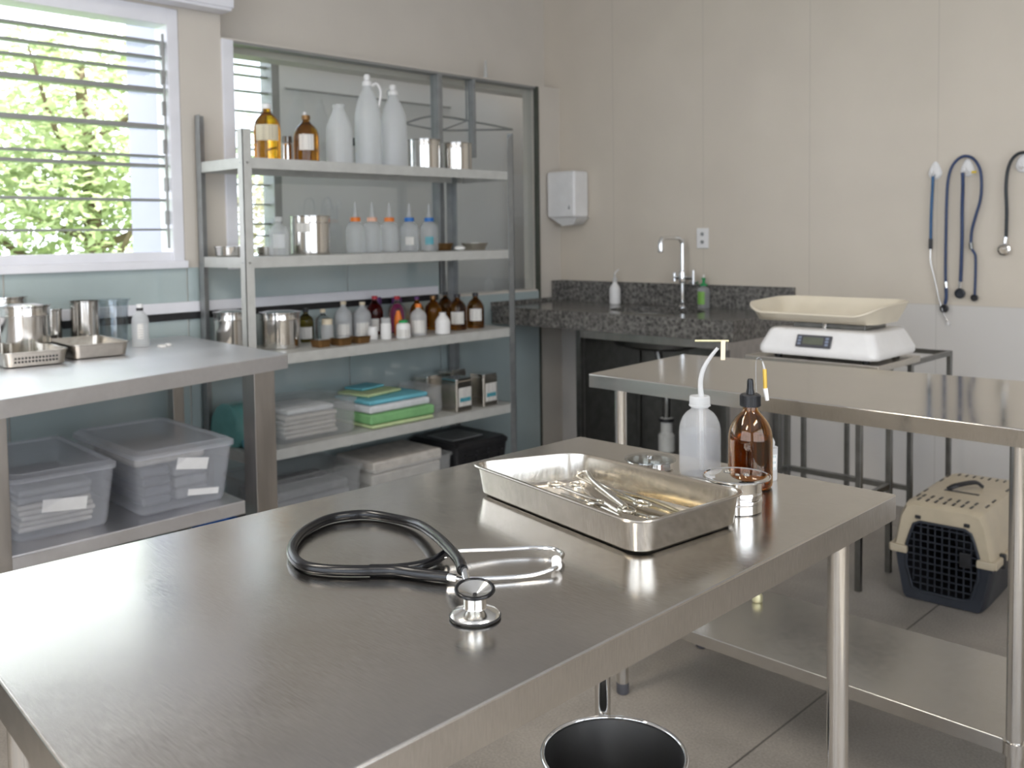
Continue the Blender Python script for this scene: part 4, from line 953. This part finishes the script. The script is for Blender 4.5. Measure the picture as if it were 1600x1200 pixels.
# ------------------------------------------------------------------ scale, its stand and pet carrier
def tube_frame(o, x0, x1, y0, y1, zt, w, mat, rails, z0=0):
    for x in (x0, x1):
        for y in (y0, y1): finish('leg', box(x-w, x+w, y-w, y+w, z0, zt, .002), mat, o, False)
    for z, sides in rails:
        for k, q in (('b', (x0, x1, y1-w*.8, y1+w*.8)), ('f', (x0, x1, y0-w*.8, y0+w*.8)), ('l', (x0-w*.8, x0+w*.8, y0, y1)), ('r', (x1-w*.8, x1+w*.8, y0, y1))):
            if k in sides: finish('rail', box(*q, z-w, z+w, .001), mat, o, False)
ss = thing('scale_stand', 'dark steel stand carrying the white veterinary scale', 'stand')
tube_frame(ss, 1.98, 2.395, -1.135, -.875, .80, .0105, DARKSTEEL, [(.33, 'blr'), (.79, 'fblr')])
b = box(1.955, 2.475, -1.165, -.79, .795, .818, .003)
finish('top_rail', b, STEEL_TRAY, ss, False)
s2 = thing('steel_rack', 'second dark steel frame standing against the wall behind the scale stand', 'rack')
tube_frame(s2, 1.99, 2.425, -.755, -.35, .79, .0095, DARKSTEEL, [(.78, 'fblr'), (.30, 'f')])
sc = thing('veterinary_scale', 'white veterinary scale with cream weighing pan on the steel stand', 'scale', (2.23, -.965, .8185))
fx, fy = .232, .185
b = loft([rrect(fx-.006, fy-.006, .03, .012), rrect(fx, fy, .035, .02), rrect(fx, fy, .035, .038), rrect(fx-.028, fy-.028, .03, .098), rrect(fx-.036, fy-.036, .03, .106), rrect(fx-.06, fy-.06, .02, .109)])
finish('scale_body', b, WHITEP, sc)
for x in (-.17, .17):
    for y in (-.13, .13): finish('foot', lathe([(0, 0), (.014, 0), (.014, .013), (0, .013)], 16, cx=x, cy=y), BLACKP, sc)
tm = Matrix.Translation((-.005, -fy+.0105, .066)) @ Matrix.Rotation(-.44, 4, 'X')
b = box(-.068, .068, -.006, .0, -.024, .024, .003); dsp = finish('display', b, GREYPL, sc); dsp.matrix_local = tm
finish('screen', box(-.040, .038, -.0075, -.006, -.014, .014), LCD, dsp, False)
b = bmesh.new()
for x in (-.054, .052):
    for z in (-.012, 0, .012): box(x-.006, x+.006, -.0075, -.006, z-.004, z+.004, bm=b)
finish('buttons', b, BLUEPLATE, dsp, False)
finish('plate_mount', box(-.13, .15, -.09, .09, .109, .128, .003), DARKSTEEL, sc, False)
finish('centre_knob', lathe([(0, .11), (.009, .11), (.009, .127), (0, .129)], 16, cx=0, cy=-.1), CHROME, sc)
# pan: shallow tray, rim low at the front and raised along the back and ends
def pan_ring(hx, hy, r, z0, zf, zbk):
    out = []
    for x, y, _ in rrect(hx, hy, r, 0, 8):
        t = (y/.175+1)/2
        out.append((x*(1+.03*t), y, z0+zf+(zbk-zf)*max(0, min(1, t))**.8+.030*(abs(x)/hx)**6*(1-t)))
    return out
rings = [rrect(.19, .08, .05, .129, 8), rrect(.235, .13, .055, .132, 8), pan_ring(.246, .160, .07, .132, .012, .040), pan_ring(.256, .172, .075, .132, .024, .068), pan_ring(.259, .176, .078, .132, .027, .072),
         pan_ring(.258, .175, .077, .132, .031, .076), pan_ring(.251, .168, .072, .132, .031, .076), pan_ring(.243, .158, .066, .132, .022, .062), pan_ring(.230, .145, .06, .132, .012, .040), rrect(.225, .115, .05, .138, 8)]
pan = finish('weighing_pan', loft(rings), CREAMP, sc); pan.location = (-.040, .0, 0)

pc = thing('pet_carrier', 'beige and dark plastic pet carrier on the floor at the right', 'pet carrier', (2.645, -.80, 0), .05)
pc.scale = (1.06, 1.0, 1.0)
HL = .275
def sect(pts, y, s=1.0, zb=0): return [(x*s, y, z) for x, z in pts]
low = [(.155, .175), (.148, .12), (.128, .012), (.118, 0), (-.118, 0), (-.128, .012), (-.148, .12), (-.155, .175)]
upp = [(-.158, .175), (-.152, .20), (-.135, .30), (-.118, .335), (-.09, .345), (.09, .345), (.118, .335), (.135, .30), (.152, .20), (.158, .175)]
def half_shell(pts, name, mat, zcut):
    """extrude an open profile along y, thin wall, rounded ends, opening in the front"""
    b = bmesh.new(); ys_ = [(-HL, .93), (-HL+.02, .985), (-HL+.05, 1), (HL-.06, 1), (HL-.02, .97), (HL, .88)]
    zc = .17
    rings = []
    for y, s in ys_: rings.append([b.verts.new((x*s, y, zc+(z-zc)*(s if z > zc else 1-(1-s)*.3))) for x, z in pts])
    for A, B in zip(rings, rings[1:]):
        for i in range(len(pts)-1): b.faces.new((A[i], A[i+1], B[i+1], B[i]))
    b.faces.new(rings[-1])
    return b, rings[0]
b, fr = half_shell(low, 'l', None, 0)
door_lo = [(.112, .175), (.112, .12), (.092, .045), (.07, .035), (-.07, .035), (-.092, .045), (-.112, .12), (-.112, .175)]
dv = [b.verts.new((x, -HL+.004, z)) for x, z in door_lo]
for i in range(7): b.faces.new((fr[i], fr[i+1], dv[i+1], dv[i]))
lower = finish('lower_shell', b, DARKBLUE, pc)
b, fr = half_shell(upp, 'u', None, 0)
door_up = [(-.112, .175), (-.112, .19), (-.098, .24), (-.088, .268), (-.07, .278), (.07, .278), (.088, .268), (.098, .24), (.112, .19), (.112, .175)]
dv = [b.verts.new((x, -HL+.004, z)) for x, z in door_up]
for i in range(9): b.faces.new((fr[i], fr[i+1], dv[i+1], dv[i]))
upper = finish('upper_shell', b, BEIGEP, pc)
b = bmesh.new()
box(-.166, -.150, -HL-.004, HL-.03, .160, .187, .005, bm=b); box(.150, .166, -HL-.004, HL-.03, .160, .187, .005, bm=b)
box(-.160, -.106, -HL-.012, -HL+.006, .160, .187, .005, bm=b); box(.106, .160, -HL-.012, -HL+.006, .160, .187, .005, bm=b); box(-.15, .15, HL-.035, HL-.01, .160, .187, .005, bm=b)
finish('rim', b, BEIGEP, upper)
b = bmesh.new()
box(-.150, -.140, -HL+.02, HL-.04, .148, .160, .002, bm=b); box(.140, .152, -HL+.0, HL-.04, .146, .160, .002, bm=b)
finish('lower_rim', b, DARKBLUE, lower)
b = loft([[(x*.96, y, z) for x, z in door_up[::1]]+[(x*.96, y, z) for x, z in door_lo[1:-1]] for y in (-HL+.012, HL-.05)], False, True)
finish('shade_lining', b, BLACKP, lower, False)  # black lining puts the carrier's inner shade into its colour
d = bmesh.new()
for i in range(9):
    x = -.088+i*.022; zt = .274 if abs(x) < .075 else .235; zb_ = .040 if abs(x) < .075 else .07
    tube([(x, -HL+.006, zb_), (x, -HL+.006, zt)], .0024, 6, 1, bm=d)
for i in range(9):
    z = .062+i*.025; hw = .108 if .09 < z < .22 else (.092 if z < .26 else .08)
    tube([(-hw, -HL+.003, z), (hw, -HL+.003, z)], .0024, 6, 1, bm=d)
dr = finish('wire_door', d, DARKBLUE, pc)
fpts = [(x*.985, -HL+.0015, z) for x, z in door_up]+[(x*.985, -HL+.0015, z) for x, z in door_lo[1:-1]]
finish('door_rim', tube(fpts+[fpts[0]], .005, 8, 1), DARKBLUE, dr)
finish('door_latch', box(.055, .09, -HL-.006, -HL+.004, .15, .20, .003), BLACKP, dr)
slots = [(-.085+i*.027, y, .0035, .017, .3445) for y in (-.225, -.175) for i in range(7)] + [(x, y, .003, .02, .3390) for x in (-.107, .107) for y in (-.16, -.08, .10, .18)] + [(-.075+i*.025, .20, .003, .015, .3445) for i in range(7)]
for x, y, a_, l_, z in slots: finish('vent_slot', box(x-a_, x+a_, y-l_, y+l_, z, z+.002), BLACKP, upper, False)
finish('handle_recess', box(-.055, .055, -.06, -.045, .344, .347, .001), BLACKP, upper)
finish('handle', tube([(-.045, -.05, .348), (-.02, -.045, .365), (.02, .03, .368), (.04, .05, .352)], .010, 10, 6, flat=.6), BLACKP, pc)
finish('name_plate', box(-.030, .022, -HL-.0005, -HL+.006, .296, .312, .001), BLUEPLATE, upper).location = (0, .004, 0)
for x in (-.075, .075): finish('door_peg', box(x-.009, x+.009, -HL-.002, -HL+.012, .287, .300, .003), BLACKP, upper)
for y in (-.19, .15): finish('side_clip', box(.150, .170, y-.012, y+.012, .145, .195, .004), BLACKP, pc)

# ------------------------------------------------------------------ bin
bn = thing('waste_bin', 'round stainless steel bin on the floor under the table edge', 'bin', (2.848, -3.118, .0005))
H_, r0_, r1_ = .40, .095, .1225
finish('bin_body', lathe([(0, 0), (r0_-.004, 0), (r0_, .004), (r1_, H_-.004), (r1_-.002, H_-.002), (r0_-.003, .006), (0, .005)], 72), simple('bin_steel', (.72, .71, .70), .22, 1, .06, 8, nscale=(1, 1, .1)), bn)
ring = [(r1_*math.cos(2*PI*i/72), r1_*math.sin(2*PI*i/72), H_) for i in range(73)]
finish('rim', tube(ring, .0042, 10, 1), CHROME, bn)

# ------------------------------------------------------------------ things on the examination table
TZ = .9004
tq = [(3.165, -3.469), (3.190, -3.250), (2.865, -3.229), (2.785, -3.395)]   # ccw
tz = .045
ins = thing('instrument_tray', 'rectangular steel instrument tray in the middle of the foreground table', 'tray', (0, 0, TZ))
rs = [rquad(inset(tq, .026), .018, 0), rquad(inset(tq, .015), .026, .0008), rquad(inset(tq, .0105), .030, .005), rquad(inset(tq, .0055), .034, tz-.004), rquad(inset(tq, .0038), .036, tz-.001),
      rquad(inset(tq, .0008), .038, tz-.0022), rquad(tq, .038, tz-.0005), rquad(inset(tq, .001), .038, tz+.001), rquad(inset(tq, .0055), .035, tz+.0008), rquad(inset(tq, .0072), .033, tz-.003), rquad(inset(tq, .0125), .029, .006), rquad(inset(tq, .018), .024, .0025), rquad(inset(tq, .028), .017, .0015)]
finish('tray_body', loft(rs), STEEL_TRAY, ins)

INST = simple('instrument_steel', (.68, .65, .58), .18, 1, .06, 30)
def ringpts(c, rx, ry, ang, z, n_=24, dz=0):
    out = []
    for i in range(n_+1):
        t = 2*PI*i/n_; x, y = rx*math.cos(t), ry*math.sin(t)
        out.append((c[0]+x*math.cos(ang)-y*math.sin(ang), c[1]+x*math.sin(ang)+y*math.cos(ang), z+dz*math.cos(t)))
    return out
def forceps(name, label, tip, ring, L, spread, z, rise=.0, mat=INST, rr_=.0095):
    """scissor-like instrument: two crossing arms, each ending in a finger ring"""
    o = thing(name, label, 'instrument', (0, 0, 0))
    t = Vector((*tip, z)); g = Vector((*ring, z+rise)); d = (g-t).normalized(); s = Vector((-d.y, d.x, 0)).normalized()
    piv = t+(g-t)*.34
    for k, sg in enumerate((1, -1)):
        zz = Vector((0, 0, .0026*sg+.0026))
        e = g+s*spread*sg*.5
        a_ = finish('arm', tube([t+s*.001*sg+zz, piv-s*.002*sg+zz, piv+(g-t)*.12+s*.004*sg+zz, g-(g-t)*.12+s*(spread*.42)*sg+zz, e+zz], .0024, 8, 6, flat=1.0), mat, o)
        c = e+d*rr_*1.1+zz
        finish('finger_ring', tube(ringpts((c.x, c.y), rr_*1.25, rr_*.85, math.atan2(d.y, d.x), c.z), .0021, 8, 1), mat, a_)
    finish('pivot', lathe([(0, -.001), (.004, -.001), (.004, .008), (.003, .009), (0, .009)], 14), mat, o).location = piv
    return o
GI = 'instruments in the steel tray'
z0 = TZ+.0048
forceps('artery_forceps', 'forceps with large finger loops pointing to the left end of the tray', (3.045, -3.352), (2.913, -3.300), .17, .036, z0+.002, .002, rr_=.0115)['group'] = GI
forceps('surgical_scissors', 'scissors crossing over the others with finger rings near the tray front', (2.895, -3.262), (3.045, -3.328), .17, .024, z0+.012, -.002, rr_=.0115)['group'] = GI
forceps('artery_forceps', 'slimmer forceps lying lowest with rings at the right tray corner', (2.925, -3.335), (3.085, -3.352), .16, .022, z0, 0, rr_=.009)['group'] = GI
tw = thing('tweezers', 'pair of long brassy tweezers along the far side of the tray', 'tweezers', (0, 0, 0), 0, GI)
GI_M = simple('warm_instrument_steel', (.66, .58, .40), .2, 1)
finish('tweezer_arm', tube([(2.985, -3.272, z0+.004), (3.03, -3.277, z0+.007), (3.07, -3.284, z0+.006), (3.118, -3.296, z0+.003)], .0030, 8, 6), GI_M, tw)
finish('tweezer_arm', tube([(2.985, -3.279, z0+.002), (3.03, -3.288, z0+.003), (3.07, -3.295, z0+.003), (3.118, -3.300, z0+.002)], .0030, 8, 6), GI_M, tw)
sp_ = thing('probe', 'thick polished probe lying diagonally across the finger rings', 'instrument', (0, 0, 0), 0, GI)
finish('shaft', tube([(2.922, -3.272, z0+.026), (2.938, -3.286, z0+.027), (2.968, -3.308, z0+.024), (3.055, -3.352, z0+.016)], .0028, 10, 6, r1=.0046), INST, sp_)
finish('hook_tip', tube([(2.922, -3.272, z0+.026), (2.913, -3.270, z0+.024), (2.906, -3.274, z0+.019)], .002, 8, 4), INST, sp_)

# stethoscope on the table
sg = thing('stethoscope', 'black stethoscope with steel chest piece lying on the foreground table', 'stethoscope')
zt = TZ+.0068
main = [(3.083, -3.676, zt+.021), (3.060, -3.660, zt+.022), (3.009, -3.631, zt+.018), (2.946, -3.596, zt+.010), (2.881, -3.568, zt+.003), (2.831, -3.565, zt), (2.782, -3.581, zt), (2.762, -3.623, zt), (2.780, -3.675, zt), (2.817, -3.718, zt), (2.854, -3.742, zt), (2.892, -3.752, zt), (2.923, -3.742, zt), (2.953, -3.719, zt), (2.981, -3.690, zt)]
finish('tubing', tube(main, .0063, 16, 10), BLACKR, sg)
y0 = (2.975, -3.694)
b = tube([(2.962, -3.709, zt), (2.981, -3.688, zt), (2.992, -3.664, zt), (2.993, -3.640, zt), (2.990, -3.616, zt+.003)], .0068, 14, 8, r1=.0052)
tube([(2.962, -3.709, zt), (2.984, -3.690, zt), (3.008, -3.680, zt), (3.028, -3.671, zt), (3.044, -3.663, zt)], .0070, 14, 8, r1=.0060, bm=b)
finish('tube_splitter', b, BLACKR, sg)
finish('leaf_spring', tube([(2.996, -3.622, zt), (2.988, -3.645, zt-.001), (2.994, -3.664, zt-.002), (3.012, -3.672, zt-.002), (3.03, -3.667, zt)], .0028, 8, 8, flat=.35), CHROME, sg)
e1 = finish('ear_tube', tube([(2.990, -3.617, zt+.003), (2.998, -3.598, zt+.003), (3.022, -3.559, zt), (3.050, -3.525, zt), (3.072, -3.513, zt), (3.090, -3.520, zt), (3.100, -3.535, zt+.001), (3.103, -3.541, zt+.001)], .0026, 12, 8), CHROME, sg)
e2 = finish('ear_tube', tube([(3.040, -3.665, zt), (3.058, -3.650, zt-.002), (3.085, -3.618, zt-.003), (3.104, -3.590, zt-.003), (3.113, -3.565, zt-.001), (3.112, -3.552, zt)], .0026, 12, 8), CHROME, sg)
sph = lambda r, k=8: [(0, -r)]+[(r*math.sin(PI*i/k), -r*math.cos(PI*i/k)) for i in range(1, k)]+[(0, r)]
finish('ear_tip', lathe(sph(.0062), 20), WHITEP, e1).location = (3.103, -3.546, zt+.002)
finish('ear_tip', lathe(sph(.0062), 20), WHITEP, e2).location = (3.110, -3.553, zt)
finish('binaural_stub', tube([(3.038, -3.666, zt), (3.052, -3.657, zt-.001)], .0045, 12, 1), CHROME, sg)
CHESTM = simple('brushed_chest_steel', (.74, .73, .70), .17, 1, .05, 60)
# chest piece: diaphragm on the table, bell above
C0 = (3.135, -3.707)
cp_ = finish('diaphragm', lathe([(0, 0), (.0215, 0), (.0228, .0012), (.0228, .0028), (.0218, .004), (.0205, .0052), (.0135, .0080), (.0110, .0092), (.0104, .0105), (.0104, .020), (0, .020)], 56), CHESTM, sg)
cp_.location = (*C0, TZ); cp_.scale = (1.12, 1.12, 1.10)
finish('diaphragm_ring', lathe([(.0222, .0004), (.0236, .0008), (.0238, .0020), (.0228, .0026)], 56, False), BLACKP, cp_)
be = finish('bell', lathe([(0, .018), (.009, .019), (.0135, .0225), (.0165, .0255), (.0165, .0265), (.0152, .0268), (.0035, .0212), (.002, .0211), (.0018, .020), (0, .020)], 56), CHESTM, cp_)
be.rotation_euler = Vector((.12, -.10, 1)).to_track_quat('Z', 'Y').to_euler(); be.location = (-.0024, .0020, .0008)
finish('bell_ring', tube([(.0170*math.cos(2*PI*i/48), .0170*math.sin(2*PI*i/48), .0262) for i in range(49)], .0019, 10, 1), BLACKR, be)
finish('bell_hole', lathe([(0, .0216), (.0018, .0216), (.0018, .0213), (0, .0213)], 12), BLACKP, be)
finish('stem', tube([(3.082, -3.673, zt+.021), (3.100, -3.685, zt+.014), (3.122, -3.699, zt+.010)], .0040, 12, 4), CHROME, sg)

# washer bottle with bent tube
wb = thing('wash_bottle', 'translucent white squeeze bottle with bent spout beside the tray', 'bottle', (2.989, -3.068, TZ), facing(2.989, -3.068))
Rw = .0335
P = [(0, 0), (.93, 0), (.985, .0025), (1, .006), (1, .066), (.985, .075), (.93, .084), (.82, .0925), (.66, .0995), (.50, .1035), (.42, .1050), (.42, .110)]
outer = [(a*Rw, z) for a, z in P]; inner_ = [(max(0, a*Rw-.0012), z+(.0015 if i < 2 else 0)) for i, (a, z) in enumerate(P)][::-1]
finish('bottle_body', lathe(outer+inner_, 48), WASHP, wb)
finish('liquid', lathe([(0, .003), (Rw-.0022, .003), (Rw-.0018, .008), (Rw-.0018, .066), (Rw-.003, .070), (0, .070)], 40), WATER, wb)
b = lathe([(0, .1265), (.0150, .1265), (.0162, .1250), (.0165, .1130), (.0172, .1125), (.0172, .1105), (.0145, .1105), (.0145, .1085), (0, .1085)], 48)
for i in range(36):
    t = 2*PI*i/36; box(.0162, .0169, -.0006, .0006, .1132, .1248, bm=b) if i == 0 else None
cap_ = finish('cap', b, FROST, wb)
finish('dip_tube', tube([(0, .002, .112), (0, .003, .06), (0, .003, .006)], .0034, 12, 3), FROST, wb)
wbi = wb.matrix_basis.copy(); 
def local(o, p):
    m = Matrix.Translation(o.location) @ Matrix.Rotation(o.rotation_euler.z, 4, 'Z'); return m.inverted() @ Vector(p)
spt = [(2.9985, -3.0755, 1.0265), (2.9965, -3.0753, 1.0425), (2.9970, -3.0739, 1.0577), (3.0002, -3.0695, 1.0740), (3.0071, -3.0617, 1.0902), (3.0148, -3.0532, 1.1040)]
spt = [(x-.004, y+.004, z) for x, y, z in spt]
finish('spout', tube([local(wb, p) for p in spt], .0044, 14, 8, r1=.0026), FROST, wb)
dxy = (-.004, .004)
b = tube([local(wb, (2.9881+dxy[0], -3.0783+dxy[1], 1.1160)), local(wb, (3.0269+dxy[0], -3.0405+dxy[1], 1.1150))], .0019, 10, 1)
finish('tip_rod', b, BRASS, wb)
pt, pb = local(wb, (3.0207+dxy[0], -3.0466+dxy[1], 1.1165)), local(wb, (3.0212+dxy[0], -3.0484+dxy[1], 1.0849))
finish('tip_clip', tube([pt, pb], .0050, 4, 1), CREAMC, wb)

# amber dropper bottle
db = thing('dropper_bottle', 'amber glass dropper bottle with black rubber bulb on the foreground table', 'bottle', (3.087, -3.080, TZ), facing(3.087, -3.08))
Rd = .0335
P = [(0, .0), (.90, 0), (.975, .003), (1, .008), (1, .072), (.985, .080), (.93, .089), (.81, .098), (.64, .106), (.47, .112), (.37, .116), (.34, .119), (.34, .128)]
outer = [(a*Rd, z) for a, z in P]; inn = [(max(0, a*Rd-.0018), z+(.003 if i < 2 else 0)) for i, (a, z) in enumerate(P)][::-1]
finish('bottle_body', lathe(outer+inn, 56), AMBER, db)
finish('liquid', lathe([(0, .0034), (Rd*.9-.002, .0034), (Rd-.0021, .010), (Rd-.0021, .076), (0, .076)], 48), LIQ, db)
b = lathe([(0, .1420), (.0135, .1420), (.0150, .1405), (.0152, .1250), (.0152, .1235), (0, .1235)], 56)
for i in range(40):
    t = 2*PI*i/40; q = box(.0150, .0158, -.0005, .0005, .1245, .1398); bmesh.ops.transform(q, matrix=Matrix.Rotation(t, 4, 'Z'), verts=q.verts); merge(b, q)
finish('cap', b, BLACKP, db)
finish('rubber_bulb', lathe([(.0065, .1420), (.0062, .146), (.0052, .150), (.0050, .158), (.0046, .1630), (.0034, .1652), (0, .1658)], 32), BLACKR, db)
finish('pipette', tube([(0, 0, .122), (.001, .002, .07), (.002, .005, .015)], .0028, 12, 4), glass_solid('pipette_glass', (.95, .95, .95), 0, 1.3), db)

# squat tin with wide lid
tn = thing('steel_jar', 'round polished steel jar with a wide flat lid beside the tray', 'jar', (3.137, -3.203, TZ))
finish('jar_body', lathe([(0, 0), (.0325, 0), (.034, .0015), (.034, .0125), (.0345, .013), (.0350, .016), (.0345, .0185), (.0325, .0195), (.0325, .0215), (.0340, .0225), (.0345, .026), (.034, .027), (.0335, .030), (.0335, .0455), (0, .0455)], 56), MIRROR_STEEL, tn)
ld = finish('lid', lathe([(0, .0500), (.020, .0500), (.038, .0492), (.044, .0482), (.0455, .0492), (.0468, .0485), (.0465, .0470), (.044, .0462), (0, .0462)], 64), MIRROR_STEEL, tn)
b = bmesh.new()
for x, y, r in ((-.018, .004, .0045), (.002, -.002, .003), (.012, .006, .004)):
    merge(b, tube([(x+r*math.cos(2*PI*i/16), y+r*.8*math.sin(2*PI*i/16), .0504) for i in range(17)], .0008, 6, 1))
finish('lid_stamping', b, DARKSTEEL, ld)
# glass-lidded dish behind tray
gd = thing('petri_dish', 'low round dish with clear glass lid between tray and wash bottle', 'dish', (2.907, -3.090, TZ))
finish('dish_body', lathe([(0, 0), (.036, 0), (.038, .002), (.038, .013), (.036, .013), (.036, .003), (0, .002)], 48), MIRROR_STEEL, gd)
finish('glass_lid', lathe([(0, .0175), (.010, .0180), (.036, .0172), (.042, .0155), (.0425, .0140), (.041, .0135), (0, .0135)], 56), pane_glass('petri_glass', (.82, .83, .82), 1.7), gd)
finish('lid_knob', lathe([(0, .0182), (.005, .0182), (.005, .0205), (0, .0212)], 20), MIRROR_STEEL, gd)
# small white tube and pipette behind the dropper
wt = thing('plastic_tube', 'small white labelled tube hidden behind the amber dropper bottle', 'tube', (3.0905, -3.028, TZ), facing(3.11, -3.05))
finish('tube_body', lathe([(0, 0), (.011, 0), (.0118, .002), (.0128, .048), (.0128, .052), (0, .052)], 28), FROST, wt)
finish('label', lathe([(.0127, .018), (.0130, .042)], 14, False, -1.0, 1.0), label_mat('tube_label', (.70, .71, .70), (.03, .22, .27)), wt)
finish('stopper', lathe([(0, .052), (.008, .052), (.0085, .060), (.006, .066), (0, .067)], 20), FROST, wt)
fine = pane_glass('fine_clear_tube', (.9, .9, .9), 1.6)
pip = [(3.0905, -3.028, TZ+.066), (3.092, -3.048, .995), (3.0915, -3.066, 1.03), (3.0890, -3.0672, 1.07), (3.0893, -3.0655, 1.0925), (3.0925, -3.0622, 1.0965), (3.0962, -3.0591, 1.0894)]
finish('feed_tube', tube([local(wt, p) for p in pip], .0008, 8, 8), fine, wt)
finish('tip_neck', tube([local(wt, (3.0960, -3.0593, 1.0900)), local(wt, (3.0987, -3.0576, 1.0776))], .0010, 10, 1, r1=.0020), FROST, wt)
finish('tip_band', tube([local(wt, (3.0987, -3.0576, 1.0790)), local(wt, (3.1001, -3.0582, 1.0492))], .0032, 14, 1), GOLDP, wt)
finish('tip_end', tube([local(wt, (3.1001, -3.0582, 1.0495)), local(wt, (3.1027, -3.0570, 1.0310))], .0036, 14, 1, r1=.0030), WHITEP, wt)

# ------------------------------------------------------------------ housings of the added fill lamps (out of frame)
for k, (x, y) in enumerate(FILL_LAMPS):
    o = thing('fill_lamp', ('added fill lamp near the louvred window, out of frame', 'added fill lamp over the right of the room, out of frame', 'added fill lamp behind the camera, out of frame')[k], 'lamp', (x, y, 2.949), 0, 'added fill lamps')
    finish('housing', box(-.18, .18, -.64, .64, 0, .05, .01), WHITE, o)
